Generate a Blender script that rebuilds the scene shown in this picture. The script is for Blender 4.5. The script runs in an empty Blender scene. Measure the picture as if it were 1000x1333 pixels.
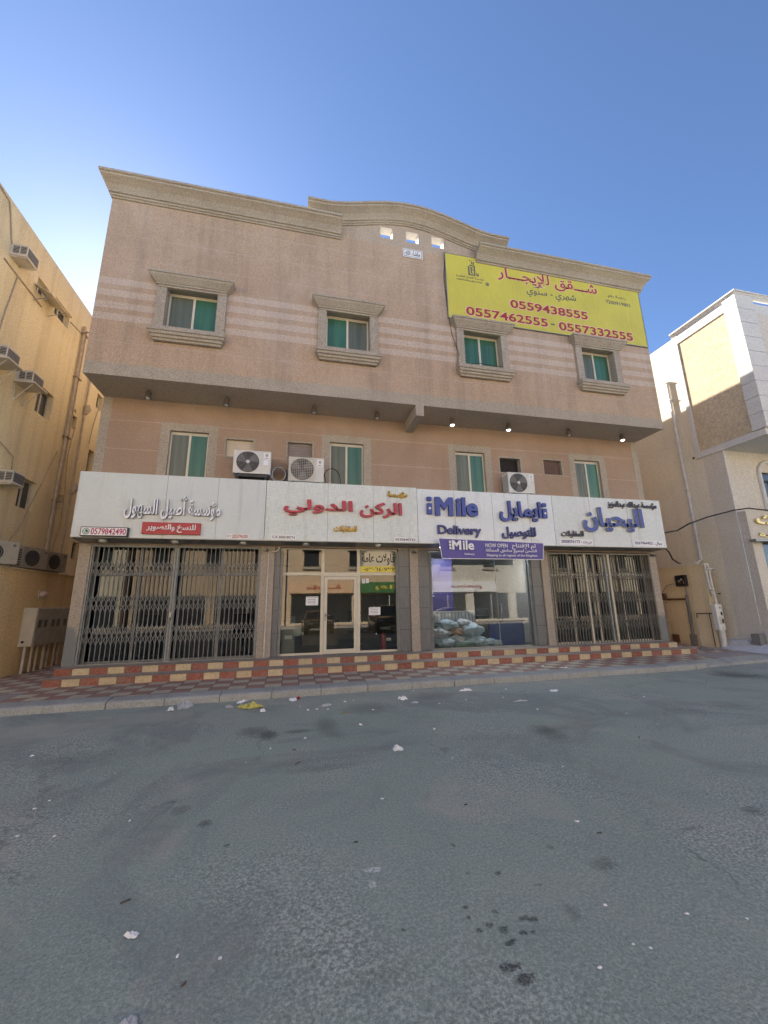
import bpy, bmesh, math, random, re
from mathutils import Vector, Matrix, noise
R = math.radians
random.seed(7)
sc = bpy.context.scene
COL = sc.collection

# ------------------------------------------------------------------ camera
CAM_H = 1.8
def cam_axes(yaw, pitch, roll):
    cy, sy, cp, sp, cr, sr = math.cos(yaw), math.sin(yaw), math.cos(pitch), math.sin(pitch), math.cos(roll), math.sin(roll)
    f = Vector((sy*cp, cy*cp, sp)); r = Vector((cy, -sy, 0)); u = r.cross(f)
    return cr*r + sr*u, -sr*r + cr*u, f
cr_, cu_, cf_ = cam_axes(0.225770, 0.226919, -0.015658)
cam = bpy.data.objects.new('camera', bpy.data.cameras.new('camera'))
COL.objects.link(cam)
cam.matrix_world = Matrix(((cr_.x, cu_.x, -cf_.x, 0), (cr_.y, cu_.y, -cf_.y, 0), (cr_.z, cu_.z, -cf_.z, CAM_H), (0, 0, 0, 1)))
cam.data.sensor_fit = 'HORIZONTAL'; cam.data.sensor_width = 36; cam.data.lens = 36*519.7/1000
cam.data.clip_end = 3000; cam.data.clip_start = 0.05
sc.camera = cam

# ------------------------------------------------------------------ sky, sun, exposure
SUN = Vector((-0.635, 1.45, 1.0)).normalized()
SUN_EL = math.asin(SUN.z); SUN_AZ = math.atan2(SUN.x, SUN.y)
world = bpy.data.worlds.new('World'); sc.world = world; world.use_nodes = True
wt = world.node_tree; bg = wt.nodes['Background']
sky = wt.nodes.new('ShaderNodeTexSky'); sky.sky_type = 'NISHITA'; sky.sun_disc = False
sky.sun_elevation = SUN_EL; sky.sun_rotation = SUN_AZ
sky.air_density = 0.8; sky.dust_density = 0.6; sky.ozone_density = 4.0; sky.altitude = 1500
wt.links.new(sky.outputs[0], bg.inputs[0]); bg.inputs[1].default_value = 0.079
sl = bpy.data.lights.new('sun', 'SUN'); sl.energy = 5.0; sl.angle = R(0.5); sl.color = (1.0, 0.90, 0.76)
so = bpy.data.objects.new('sun', sl); COL.objects.link(so); so.location = SUN*60
so.rotation_euler = SUN.to_track_quat('Z', 'Y').to_euler()
sc.view_settings.view_transform = 'Standard'; sc.view_settings.look = 'None'
sc.view_settings.exposure = 1.92; sc.view_settings.gamma = 1.0
sc.render.engine = 'CYCLES'
sc.cycles.max_bounces = 8; sc.cycles.diffuse_bounces = 5; sc.cycles.glossy_bounces = 4; sc.cycles.transparent_max_bounces = 12
sc.cycles.transmission_bounces = 6; sc.cycles.caustics_reflective = False; sc.cycles.caustics_refractive = False
sc.cycles.use_denoising = True

# ------------------------------------------------------------------ materials
MATS = {}
class NT:
    def __init__(s, m):
        s.t = m.node_tree; s.b = s.t.nodes['Principled BSDF']; s.pos = None
    def n(s, typ, **kw):
        nd = s.t.nodes.new(typ)
        for k, v in kw.items(): setattr(nd, k, v)
        return nd
    def link(s, a, b): s.t.links.new(a, b)
    def P(s):
        if s.pos is None: s.pos = s.n('ShaderNodeNewGeometry').outputs['Position']
        return s.pos
    def noise(s, scale, detail=3, rough=.6, vec=None, out=0, dist=0.0):
        nd = s.n('ShaderNodeTexNoise'); nd.inputs['Scale'].default_value = scale; nd.inputs['Detail'].default_value = detail
        nd.inputs['Roughness'].default_value = rough; nd.inputs['Distortion'].default_value = dist
        s.link(vec or s.P(), nd.inputs['Vector']); return nd.outputs[out]
    def scaled(s, v):
        nd = s.n('ShaderNodeVectorMath', operation='MULTIPLY'); s.link(s.P(), nd.inputs[0]); nd.inputs[1].default_value = v; return nd.outputs[0]
    def ramp(s, fac, stops):
        nd = s.n('ShaderNodeValToRGB'); e = nd.color_ramp.elements
        while len(e) < len(stops): e.new(0.5)
        for el, (p, c) in zip(e, stops):
            el.position = p; el.color = (c, c, c, 1) if isinstance(c, (int, float)) else (*c, 1)
        s.link(fac, nd.inputs[0]); return nd.outputs[0]
    def mix(s, fac, a, b, blend='MIX'):
        nd = s.n('ShaderNodeMix', data_type='RGBA', blend_type=blend)
        for sock, v in ((nd.inputs[0], fac), (nd.inputs[6], a), (nd.inputs[7], b)):
            if isinstance(v, (int, float)): sock.default_value = v
            elif isinstance(v, tuple): sock.default_value = (*v[:3], 1)
            else: s.link(v, sock)
        return nd.outputs[2]
    def math(s, op, a, b=0.0, c=None):
        nd = s.n('ShaderNodeMath', operation=op)
        for sock, v in zip(nd.inputs, (a, b, c)):
            if v is None: continue
            if isinstance(v, (int, float)): sock.default_value = v
            else: s.link(v, sock)
        return nd.outputs[0]
    def sep(s, v=None):
        nd = s.n('ShaderNodeSeparateXYZ'); s.link(v or s.P(), nd.inputs[0]); return nd.outputs
    def bump(s, h, strength=.3, dist=.01):
        nd = s.n('ShaderNodeBump'); nd.inputs['Strength'].default_value = strength; nd.inputs['Distance'].default_value = dist
        s.link(h, nd.inputs['Height']); s.link(nd.outputs[0], s.b.inputs['Normal'])
    def base(s, c):
        if isinstance(c, tuple): s.b.inputs['Base Color'].default_value = (*c[:3], 1)
        else: s.link(c, s.b.inputs['Base Color'])
def new_mat(name, rough=.7, metal=0.0, spec=.5):
    m = bpy.data.materials.new(name); m.use_nodes = True; MATS[name] = m
    nt = NT(m); nt.b.inputs['Roughness'].default_value = rough; nt.b.inputs['Metallic'].default_value = metal
    nt.b.inputs['Specular IOR Level'].default_value = spec
    return m, nt
def scale_c(c, k): return tuple(x*k for x in c)
def mat_simple(name, c, rough=.6, metal=0.0, var=.12, vscale=3.0, grain=0.0, spec=.5):
    """a real surface: base colour with cloudy wear and optional fine grain"""
    m, nt = new_mat(name, rough, metal, spec)
    f = nt.noise(vscale, 4)
    col = nt.mix(nt.ramp(f, [(.3, 0), (.7, 1)]), scale_c(c, 1-var), scale_c(c, 1+var))
    if grain:
        g = nt.noise(220, 2)
        col = nt.mix(nt.ramp(g, [(.35, 0), (.65, 1)]), nt.mix(grain, col, (0, 0, 0)), col)
    nt.base(col); return m
def mat_plaster(name, c, speck=.35, scale=34.0, streak=.25, bump=.35, dirt=(.16, .13, .11)):
    """sprayed stone-chip plaster: coarse speckle, cloudy patches, vertical dust streaks"""
    m, nt = new_mat(name, .92, 0, .2)
    f1 = nt.noise(scale, 3, .75); f2 = nt.noise(scale*2.6, 2, .6); cl = nt.noise(.7, 4, .6)
    sp = nt.ramp(f1, [(.36, scale_c(c, 1-speck)), (.5, c), (.66, scale_c(c, 1+speck*.9))])
    col = nt.mix(nt.ramp(f2, [(.40, .35), (.56, 0)]), sp, dirt)
    col = nt.mix(nt.math('MULTIPLY', nt.ramp(cl, [(.35, 0), (.75, 1)]), .35), col, scale_c(c, .72))
    st = nt.noise(1.0, 5, .65, vec=nt.scaled((2.6, 2.6, .16)))
    col = nt.mix(nt.math('MULTIPLY', nt.ramp(st, [(.48, 0), (.72, 1)]), streak), col, dirt)
    du = nt.noise(.45, 5, .7, dist=.6)
    col = nt.mix(nt.math('MULTIPLY', nt.ramp(du, [(.48, 0), (.66, 1)]), .30), col, tuple(min(.85, x*.75+.17) for x in c))
    nt.base(col); nt.bump(f1, bump, .012); return m
def mat_glass_window(name, tint, rough=.03, coat=.45):
    """tinted, strongly reflecting window glass seen in daylight: a dark sheet with a clear-coat mirror"""
    m, nt = new_mat(name, .35, 0, .5)
    w = nt.noise(1, 4, .6, vec=nt.scaled((7, 7, .35)))
    nt.base(nt.mix(nt.ramp(w, [(.32, 0), (.68, 1)]), scale_c(tint, .68), scale_c(tint, 1.25)))
    nt.b.inputs['Coat Weight'].default_value = coat; nt.b.inputs['Coat Roughness'].default_value = rough; nt.b.inputs['Coat IOR'].default_value = 1.7
    return m
def mat_shop_glass(name, refl=.22, tint=(.78, .84, .84)):
    m = bpy.data.materials.new(name); m.use_nodes = True; MATS[name] = m
    t = m.node_tree; t.nodes.remove(t.nodes['Principled BSDF']); out = t.nodes['Material Output']
    tr = t.nodes.new('ShaderNodeBsdfTransparent'); tr.inputs[0].default_value = (*tint, 1)
    gl = t.nodes.new('ShaderNodeBsdfGlossy'); gl.inputs['Roughness'].default_value = .012; gl.inputs[0].default_value = (.95, .97, .97, 1)
    lw = t.nodes.new('ShaderNodeFresnel'); lw.inputs[0].default_value = 1.5
    ad = t.nodes.new('ShaderNodeMath'); ad.operation = 'ADD'; ad.use_clamp = True; ad.inputs[1].default_value = refl
    t.links.new(lw.outputs[0], ad.inputs[0])
    mx = t.nodes.new('ShaderNodeMixShader'); t.links.new(ad.outputs[0], mx.inputs[0])
    t.links.new(tr.outputs[0], mx.inputs[1]); t.links.new(gl.outputs[0], mx.inputs[2]); t.links.new(mx.outputs[0], out.inputs[0])
    return m
def mat_emit(name, c, strength):
    m, nt = new_mat(name, .4); nt.base(scale_c(c, .8))
    nt.b.inputs['Emission Color'].default_value = (*c, 1); nt.b.inputs['Emission Strength'].default_value = strength
    return m

mat_plaster('pink_plaster', (.54, .402, .285), speck=.27, streak=.34)
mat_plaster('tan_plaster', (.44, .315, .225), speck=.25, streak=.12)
mat_plaster('parapet_plaster', (.51, .415, .32), speck=.3, streak=.25)
mat_plaster('pale_plaster', (.62, .51, .415), speck=.3, streak=.25)
mat_plaster('groove_plaster', (.56, .42, .33), speck=.2, streak=.1)
mat_plaster('granite_trim', (.46, .405, .325), speck=.42, scale=44, streak=.22)
mat_plaster('soffit_plaster', (.50, .43, .345), speck=.35, scale=44, streak=.0)
mat_plaster('yellow_plaster', (.86, .75, .48), speck=.10, scale=20, streak=.28, bump=.15, dirt=(.24, .16, .08))
mat_plaster('boundary_plaster', (.82, .63, .34), speck=.12, scale=20, streak=.4, bump=.2, dirt=(.17, .11, .05))
mat_plaster('alley_plaster', (.92, .79, .54), speck=.12, scale=20, streak=.3, bump=.2, dirt=(.26, .17, .08))
mat_plaster('cream_plaster', (.82, .77, .64), speck=.06, scale=16, streak=.12, bump=.12, dirt=(.3, .25, .17))
mat_plaster('sand_panel', (.64, .53, .37), speck=.16, scale=9, streak=.05)
mat_plaster('textured_stone', (.74, .69, .60), speck=.2, scale=26, streak=.1)
mat_plaster('white_stone', (.70, .69, .66), speck=.05, scale=10, streak=.12, bump=.1, dirt=(.4, .38, .35))
mat_plaster('shop_wall', (.34, .32, .29), speck=.04, scale=8, streak=.05, bump=.05)
mat_plaster('facing_house', (.78, .68, .50), speck=.08, scale=12, streak=.15, bump=.1)
mat_plaster('facing_house_white', (.66, .62, .54), speck=.06, scale=12, streak=.12, bump=.1)
mat_plaster('facing_house_tan', (.68, .51, .34), speck=.08, scale=12, streak=.15, bump=.1)

def sign_panel(name, c, amt):
    m, nt = new_mat(name, .45, 0, .4)
    a = nt.noise(1, 4, .7, vec=nt.scaled((60, 60, 5))); b = nt.noise(1, 4, .7, vec=nt.scaled((5, 60, 60)))
    w = nt.math('ADD', a, b); cl = nt.noise(1.3, 4)
    col = nt.mix(nt.ramp(nt.math('MULTIPLY', w, .5), [(.42, 0), (.58, 1)]), scale_c(c, 1-amt), scale_c(c, 1+amt))
    col = nt.mix(nt.math('MULTIPLY', nt.ramp(cl, [(.35, 0), (.7, 1)]), .25), col, scale_c(c, .8))
    st = nt.noise(1.0, 4, .65, vec=nt.scaled((4.5, 4.5, .35)))
    col = nt.mix(nt.math('MULTIPLY', nt.ramp(st, [(.55, 0), (.8, 1)]), .35), col, (.30, .27, .23))
    nt.base(col)
sign_panel('panel_grey', (.66, .715, .71), .05)
sign_panel('panel_weave', (.70, .755, .73), .15)
sign_panel('panel_white', (.76, .81, .83), .09)
sign_panel('panel_white_b', (.69, .735, .73), .11)

def asphalt():
    m, nt = new_mat('asphalt', .88, 0, .35)
    P = nt.P()
    big = nt.noise(.35, 5, .6, dist=.4); mid = nt.noise(1.7, 5, .65); fine = nt.noise(130, 2, .7); agg = nt.noise(48, 3, .7)
    col = nt.mix(nt.ramp(big, [(.3, 0), (.7, 1)]), (.25, .325, .272), (.348, .42, .352))
    col = nt.mix(nt.math('MULTIPLY', nt.ramp(mid, [(.42, 0), (.7, 1)]), .45), col, (.36, .37, .32))
    # rougher, exposed chippings in places
    patch = nt.ramp(nt.noise(.55, 3, .5, vec=nt.scaled((1, 1, 1))), [(.47, 0), (.62, 1)])
    chip = nt.ramp(agg, [(.30, (.10, .105, .10)), (.48, (.29, .335, .29)), (.66, (.66, .68, .62))])
    col = nt.mix(nt.math('ADD', nt.math('MULTIPLY', patch, .5), .28), col, chip)
    col = nt.mix(nt.math('MULTIPLY', nt.ramp(fine, [(.35, 1), (.5, 0)]), .35), col, (.03, .032, .034))
    worn = nt.noise(.42, 6, .68, dist=1.2)
    col = nt.mix(nt.math('MULTIPLY', nt.ramp(worn, [(.50, 0), (.60, 1)]), .42), col, (.17, .19, .185))
    col = nt.mix(nt.math('MULTIPLY', nt.ramp(nt.noise(.8, 6, .7, dist=.8), [(.55, 0), (.66, 1)]), .38), col, (.44, .42, .36))
    grit = nt.noise(240, 2, .8)
    col = nt.mix(nt.ramp(grit, [(.60, 0), (.68, .6)]), col, (.62, .62, .58))
    # drive track bands / resurfacing seam along the street and cracks
    xyz = nt.sep(P)
    wob = nt.math('MULTIPLY', nt.math('SUBTRACT', nt.noise(.5, 3), .5), 1.2)
    yy = nt.math('ADD', nt.math('ADD', xyz[1], nt.math('MULTIPLY', xyz[0], -.10)), wob)
    def band(c, w):
        return nt.ramp(nt.math('DIVIDE', nt.math('ABSOLUTE', nt.math('SUBTRACT', yy, c)), w), [(0, 1), (1, 0)])
    col = nt.mix(nt.math('MULTIPLY', nt.math('MULTIPLY', band(5.35, .35), nt.ramp(nt.noise(.9, 4), [(.4, 0), (.6, 1)])), .22), col, (.060, .062, .066))
    col = nt.mix(nt.math('MULTIPLY', nt.math('MULTIPLY', band(8.3, 1.1), nt.ramp(nt.noise(1.1, 5, .7), [(.35, 0), (.65, 1)])), .6), col, (.46, .43, .36))
    vo = nt.n('ShaderNodeTexVoronoi', feature='DISTANCE_TO_EDGE'); vo.inputs['Scale'].default_value = .33
    dn = nt.n('ShaderNodeVectorMath', operation='ADD'); nt.link(P, dn.inputs[0])
    nz = nt.n('ShaderNodeTexNoise'); nz.inputs['Scale'].default_value = 2.2; nz.inputs['Detail'].default_value = 5; nt.link(P, nz.inputs['Vector'])
    sm = nt.n('ShaderNodeVectorMath', operation='SCALE'); sm.inputs['Scale'].default_value = .7; nt.link(nz.outputs['Color'], sm.inputs[0])
    nt.link(sm.outputs[0], dn.inputs[1]); nt.link(dn.outputs[0], vo.inputs['Vector'])
    crack = nt.math('MULTIPLY', nt.ramp(vo.outputs['Distance'], [(0, 1), (.006, 0)]), nt.ramp(nt.noise(.6, 3), [(.5, 0), (.6, 1)]))
    col = nt.mix(nt.math('MULTIPLY', crack, .35), col, (.02, .02, .022))
    # oil and water stains with their own shapes: (x, y, rx, ry, strength)
    stains = STAINS
    wx = nt.math('MULTIPLY', nt.math('SUBTRACT', nt.noise(5.5, 4, .65), .5), .55)
    wy = nt.math('MULTIPLY', nt.math('SUBTRACT', nt.noise(6.5, 4, .65, vec=nt.scaled((1, 1.3, 1))), .5), .55)
    sx2 = nt.math('MULTIPLY', nt.math('SUBTRACT', nt.noise(24, 4, .7), .5), 2.4); sy2 = nt.math('MULTIPLY', nt.math('SUBTRACT', nt.noise(27, 4, .7), .5), 2.4)
    mott = nt.ramp(nt.noise(60, 3, .7), [(.30, .35), (.6, 1)])
    for (sx, sy, rx, ry, k, soft) in stains:
        dx = nt.math('DIVIDE', nt.math('SUBTRACT', xyz[0], sx), rx); dy = nt.math('DIVIDE', nt.math('SUBTRACT', xyz[1], sy), ry)
        dx = nt.math('ADD', dx, nt.math('ADD', nt.math('MULTIPLY', wx, .8), sx2)) if rx < .25 else nt.math('ADD', dx, nt.math('MULTIPLY', wx, 2.2))
        dy = nt.math('ADD', dy, nt.math('ADD', nt.math('MULTIPLY', wy, .8), sy2)) if rx < .25 else nt.math('ADD', dy, nt.math('MULTIPLY', wy, 2.2))
        d = nt.math('ADD', nt.math('MULTIPLY', dx, dx), nt.math('MULTIPLY', dy, dy))
        col = nt.mix(nt.math('MULTIPLY', nt.math('MULTIPLY', nt.ramp(d, [(max(0, .8-soft), 1), (1.15, 0)]), mott), k), col, (.035, .036, .034))
    # dried white paint / plaster splash
    for (sx, sy, rx, ry) in ((0.62, 3.20, .075, .032), (0.585, 3.055, .035, .045)):
        dx = nt.math('ADD', nt.math('DIVIDE', nt.math('SUBTRACT', xyz[0], sx), rx), nt.math('MULTIPLY', wx, 3.5))
        dy = nt.math('ADD', nt.math('DIVIDE', nt.math('SUBTRACT', xyz[1], sy), ry), nt.math('MULTIPLY', wy, 3.5))
        d = nt.math('ADD', nt.math('MULTIPLY', dx, dx), nt.math('MULTIPLY', dy, dy))
        col = nt.mix(nt.math('MULTIPLY', nt.math('MULTIPLY', nt.ramp(d, [(.5, 1), (1.1, 0)]), nt.ramp(nt.noise(70, 3, .7), [(.42, 0), (.58, 1)])), .8), col, (.80, .80, .78))
    nt.base(col)
    nt.bump(nt.math('ADD', nt.math('MULTIPLY', agg, .8), nt.math('MULTIPLY', fine, .5)), .55, .012)
STAINS = [(-0.478, 6.708, 0.286, 0.323, 0.55, 0.8), (-0.25, 6.497, 0.15, 0.264, 0.75, 0.6), (0.16, 6.565, 0.241, 0.115, 0.6, 0.7), (0.587, 6.719, 0.205, 0.616, 0.45, 0.95), (1.405, 7.584, 0.524, 0.512, 0.4, 0.9), (0.709, 6.227, 0.169, 0.213, 0.3, 0.9), (-0.919, 4.463, 0.089, 0.11, 0.45, 0.8), (-0.653, 4.164, 0.064, 0.068, 0.6, 0.5), (-0.423, 3.772, 0.023, 0.027, 0.6, 0.5), (-1.033, 4.657, 0.05, 0.051, 0.4, 0.7), (3.602, 5.482, 0.243, 0.415, 0.45, 0.9), (3.625, 5.733, 0.19, 0.236, 0.3, 0.9), (2.205, 2.868, 0.124, 0.089, 0.5, 0.95), (1.693, 2.538, 0.061, 0.088, 0.4, 1.0), (1.441, 2.961, 0.03, 0.022, 0.75, 0.4), (1.972, 3.144, 0.033, 0.035, 0.45, 0.6), (1.239, 3.013, 0.02, 0.016, 0.5, 0.5), (1.092, 2.721, 0.022, 0.018, 0.7, 0.4), (1.075, 2.638, 0.017, 0.014, 0.7, 0.4), (1.093, 2.535, 0.025, 0.02, 0.8, 0.4), (1.169, 2.556, 0.025, 0.023, 0.8, 0.4), (1.229, 2.507, 0.035, 0.03, 0.8, 0.4), (1.245, 2.645, 0.024, 0.02, 0.65, 0.4), (1.221, 2.418, 0.042, 0.023, 0.85, 0.35), (1.387, 2.56, 0.035, 0.021, 0.7, 0.4), (1.432, 2.537, 0.039, 0.026, 0.85, 0.4), (1.321, 2.462, 0.025, 0.019, 0.8, 0.4), (1.378, 2.453, 0.021, 0.017, 0.8, 0.4), (1.144, 2.278, 0.06, 0.036, 0.9, 0.35), (1.182, 2.2, 0.065, 0.037, 0.9, 0.35), (1.636, 2.794, 0.034, 0.016, 0.5, 0.5), (3.984, 3.175, 0.126, 0.104, 0.5, 0.9), (3.214, 3.084, 0.153, 0.036, 0.4, 0.8), (1.269, 3.346, 0.017, 0.028, 0.6, 0.4), (0.681, 2.644, 0.015, 0.016, 0.7, 0.4), (10.66, 8.223, 0.658, 0.689, 0.75, 0.8), (2.788, 8.252, 0.528, 0.415, 0.35, 0.9), (0.409, 5.096, 0.505, 0.113, 0.3, 0.9), (0.51, 2.379, 0.22, 0.129, 0.15, 1.0), (-2.361, 6.22, 0.665, 0.285, 0.2, 1.0)]   # (x, y, rx, ry, strength, softness) on the road
asphalt()

def tile_mat(name, mode):
    """red and cream cement tiles: 'steps' alternate along x only, 'walk' is a checkerboard"""
    m, nt = new_mat(name, .75, 0, .35)
    x, y, z = nt.sep()
    W = .362
    u = nt.math('DIVIDE', nt.math('ADD', x, 5.21), W)
    par = nt.math('FLOOR', u)
    fx = nt.math('FRACT', u)
    ex = nt.math('MINIMUM', fx, nt.math('SUBTRACT', 1, fx))
    if mode == 'walk':
        v = nt.math('DIVIDE', nt.math('SUBTRACT', y, 9.27), .35)
        par = nt.math('ADD', par, nt.math('FLOOR', v))
        fy = nt.math('FRACT', v); ex = nt.math('MINIMUM', ex, nt.math('MINIMUM', fy, nt.math('SUBTRACT', 1, fy)))
    odd = nt.math('ABSOLUTE', nt.math('MODULO', par, 2))
    wn = nt.n('ShaderNodeTexWhiteNoise', noise_dimensions='1D'); nt.link(nt.math('MULTIPLY', par, 1.37), wn.inputs['W'])
    red = nt.mix(wn.outputs['Value'], (.225, .062, .042), (.30, .088, .060)); cream = nt.mix(wn.outputs['Value'], (.52, .42, .25), (.61, .51, .33))
    if mode == 'walk':
        red, cream = nt.mix(.5, red, (.43, .29, .235)), nt.mix(.45, cream, (.58, .545, .47))
    col = nt.mix(odd, red, cream)
    col = nt.mix(nt.math('MULTIPLY', nt.ramp(nt.noise(22, 5, .75), [(.46, 0), (.64, 1)]), .55), col, (.30, .245, .19))
    col = nt.mix(nt.ramp(nt.noise(9, 5, .75, dist=1.0), [(.64, 0), (.68, .8)]), col, (.16, .14, .125))
    col = nt.mix(nt.math('MULTIPLY', nt.ramp(nt.noise(2.2, 5, .65), [(.42, 0), (.68, 1)]), .3 if mode == 'walk' else .25), col, (.27, .24, .21))
    col = nt.mix(nt.ramp(ex, [(0, 1), (.018, 1), (.035, 0)]), col, (.15, .13, .115))
    nt.base(col); nt.bump(nt.noise(40, 3), .2, .006)
tile_mat('step_tile', 'steps'); tile_mat('walk_tile', 'walk')
mat_plaster('step_tread', (.42, .35, .285), speck=.2, scale=18, streak=.2)
mat_plaster('kerb_stone', (.39, .405, .385), speck=.25, scale=40, streak=.3)
mat_plaster('dusty_paving', (.40, .345, .32), speck=.15, scale=14, streak=.2)
mat_plaster('desert_ground', (.36, .30, .22), speck=.15, scale=6, streak=0)
mat_plaster('marble', (.66, .68, .70), speck=.06, scale=5, streak=.1, bump=.05, dirt=(.4, .4, .4))
mat_plaster('concrete_grey', (.22, .225, .22), speck=.3, scale=30, streak=.2)

def pier_mat():
    """granite-chip shop pier with a splash of grey cement wash near its foot"""
    m, nt = new_mat('pier_stone', .9, 0, .25)
    z = nt.sep()[2]; f = nt.noise(46, 3, .75); w = nt.noise(3.2, 4, .6)
    c = nt.ramp(f, [(.35, (.25, .21, .17)), (.5, (.40, .34, .275)), (.66, (.52, .455, .38))])
    lim = nt.math('ADD', z, nt.math('MULTIPLY', nt.math('SUBTRACT', w, .5), 1.1))
    nt.base(nt.mix(nt.math('MULTIPLY', nt.ramp(nt.math('MULTIPLY', lim, .5), [(.0, 1), (.60, 1), (.70, 0), (1.0, 0)]), PIER_WASH), c, (.17, .195, .205)))
    nt.bump(f, .3, .01)
def pier_mat2(name, wash):
    global PIER_WASH
    PIER_WASH = wash; pier_mat(); MATS[name] = MATS.pop('pier_stone'); MATS[name].name = name
pier_mat2('pier_washed', .85); pier_mat2('pier_plain', .18)

def grey_tile():
    m, nt = new_mat('grey_wall_tile', .35, 0, .5)
    x, y, z = nt.sep()
    st = nt.noise(1, 5, .75, vec=nt.scaled((70, 70, 3)))
    c = nt.ramp(st, [(.3, (.085, .09, .095)), (.55, (.15, .155, .16)), (.75, (.23, .235, .24))])
    fz = nt.math('FRACT', nt.math('DIVIDE', nt.math('SUBTRACT', z, .48), .6)); e = nt.math('MINIMUM', fz, nt.math('SUBTRACT', 1, fz))
    nt.base(nt.mix(nt.ramp(e, [(0, 1), (.008, 1), (.014, 0)]), c, (.05, .05, .05)))
grey_tile()
mat_simple('cream_aluminium', (.62, .58, .47), .4, var=.06)
mat_simple('white_plastic', (.74, .74, .71), .45, var=.05)
mat_simple('ac_white', (.66, .66, .62), .45, var=.07, vscale=4)
mat_simple('ac_beige', (.60, .56, .47), .55, var=.12, vscale=6)
mat_simple('ac_dust', (.30, .275, .22), .6, var=.15, vscale=6)
mat_simple('ac_dark', (.055, .055, .055), .6, var=.3)
mat_simple('ac_coil', (.20, .20, .19), .55, var=.3, vscale=30)
mat_simple('fan_grey', (.17, .17, .165), .6, var=.2)
mat_simple('gate_steel', (.22, .235, .235), .5, .15, var=.2, vscale=9)
mat_simple('gate_steel_brown', (.17, .158, .135), .5, .15, var=.25, vscale=9)
mat_simple('gate_cream', (.46, .42, .33), .5, .1, var=.15, vscale=9)
mat_simple('steel_grey', (.30, .31, .31), .4, .6, var=.12)
mat_simple('lamp_bronze', (.20, .17, .14), .4, .6, var=.2)
mat_simple('black_rubber', (.02, .02, .02), .6, var=.2)
mat_simple('black_paint', (.03, .03, .032), .45, var=.2)
mat_simple('rust', (.16, .085, .045), .85, var=.45, vscale=14)
mat_simple('pipe_brown', (.42, .35, .26), .6, var=.2, vscale=6)
mat_simple('pipe_white', (.60, .585, .545), .5, var=.12, vscale=5)
mat_simple('cabinet_grey', (.56, .54, .46), .6, var=.1, vscale=5)
mat_simple('cabinet_face', (.34, .32, .265), .6, var=.18, vscale=6)
mat_simple('stucco_pink', (.60, .47, .42), .6, var=.1)
mat_simple('wood_panel', (.30, .225, .16), .6, var=.15)
mat_simple('vent_cream', (.58, .50, .38), .7, var=.08)
mat_simple('vent_grey', (.27, .235, .215), .7, var=.12)
mat_simple('vent_dark', (.018, .016, .015), .8, var=.2)
mat_simple('vent_brown', (.13, .08, .065), .8, var=.2)
mat_glass_window('glass_teal', (.050, .150, .088), .03, .22); mat_glass_window('glass_screen', (.125, .145, .105), .3, .08)
mat_glass_window('glass_dark', (.03, .035, .035)); mat_glass_window('glass_house', (.02, .025, .03), .03, .7)
mat_shop_glass('shop_glass', .05, (.62, .68, .67)); mat_shop_glass('shop_glass_clear', .05, (.84, .90, .93)); mat_shop_glass('shop_glass_dark', .02, (.30, .31, .30))
mat_simple('blue_letter', (.040, .075, .33), .4, var=.08); mat_simple('navy_letter', (.028, .045, .20), .4, var=.1)
mat_simple('red_letter', (.45, .040, .075), .4, var=.08); mat_simple('gold_letter', (.42, .28, .045), .3, .5, var=.2, vscale=20)
mat_simple('white_letter', (.80, .84, .90), .35, var=.03); mat_simple('letter_side', (.32, .34, .38), .5, var=.1)
mat_simple('ink_black', (.02, .02, .022), .6, var=.1); mat_simple('ink_grey', (.10, .10, .12), .6, var=.1)
mat_simple('print_white', (.82, .82, .82), .5, var=.03); mat_simple('print_red', (.38, .035, .03), .5, var=.05)
mat_simple('print_pink', (.80, .60, .55), .5, var=.03); mat_simple('plate_red', (.42, .030, .045), .4, var=.06)
mat_simple('banner_yellow', (.60, .53, .075), .5, var=.06, vscale=1.2); mat_simple('banner_purple', (.085, .070, .33), .45, var=.06, vscale=2)
nt_ = NT(MATS['banner_yellow']); nt_.bump(nt_.noise(1, 4, .6, vec=nt_.scaled((1.6, 1.6, .5)), dist=.8), .35, .12)
mat_simple('print_magenta', (.42, .02, .12), .5, var=.05); mat_simple('logo_green', (.03, .17, .13), .5, var=.1)
mat_simple('print_purple', (.045, .035, .16), .5, var=.08); mat_simple('strip_yellow', (.72, .62, .10), .5, var=.05)
mat_simple('paper_white', (.80, .81, .82), .7, var=.05, vscale=12); mat_simple('bag_yellow', (.50, .46, .12), .5, var=.15, vscale=14)
mat_simple('bag_clear', (.42, .44, .46), .35, var=.15, vscale=14); mat_simple('bag_blue', (.33, .42, .47), .45, var=.22, vscale=5)
mat_simple('bag_green', (.16, .25, .21), .5, var=.2, vscale=6); mat_simple('box_brown', (.28, .175, .10), .7, var=.15, vscale=8)
mat_simple('sofa_blue', (.022, .050, .20), .6, var=.15); mat_simple('chair_black', (.022, .022, .024), .5, var=.2)
mat_simple('desk_grey', (.30, .31, .30), .6, var=.1); mat_simple('desk_black', (.03, .03, .03), .4, var=.2)
mat_simple('extinguisher_red', (.42, .015, .02), .3, var=.06); mat_simple('floor_tile', (.10, .10, .095), .35, var=.1)
mat_simple('twig_brown', (.10, .07, .045), .9, var=.3); mat_simple('leaf_dry', (.30, .27, .10), .8, var=.2)
mat_simple('sign_beige', (.70, .46, .28), .5, var=.06); mat_simple('sign_green', (.06, .17, .055), .5, var=.08)
mat_simple('gold_shine', (.75, .56, .20), .25, .7, var=.1)
mat_simple('car_black', (.012, .013, .016), .18, var=.1, spec=.7); mat_simple('car_white', (.62, .62, .62), .2, var=.03, spec=.7)
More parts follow.
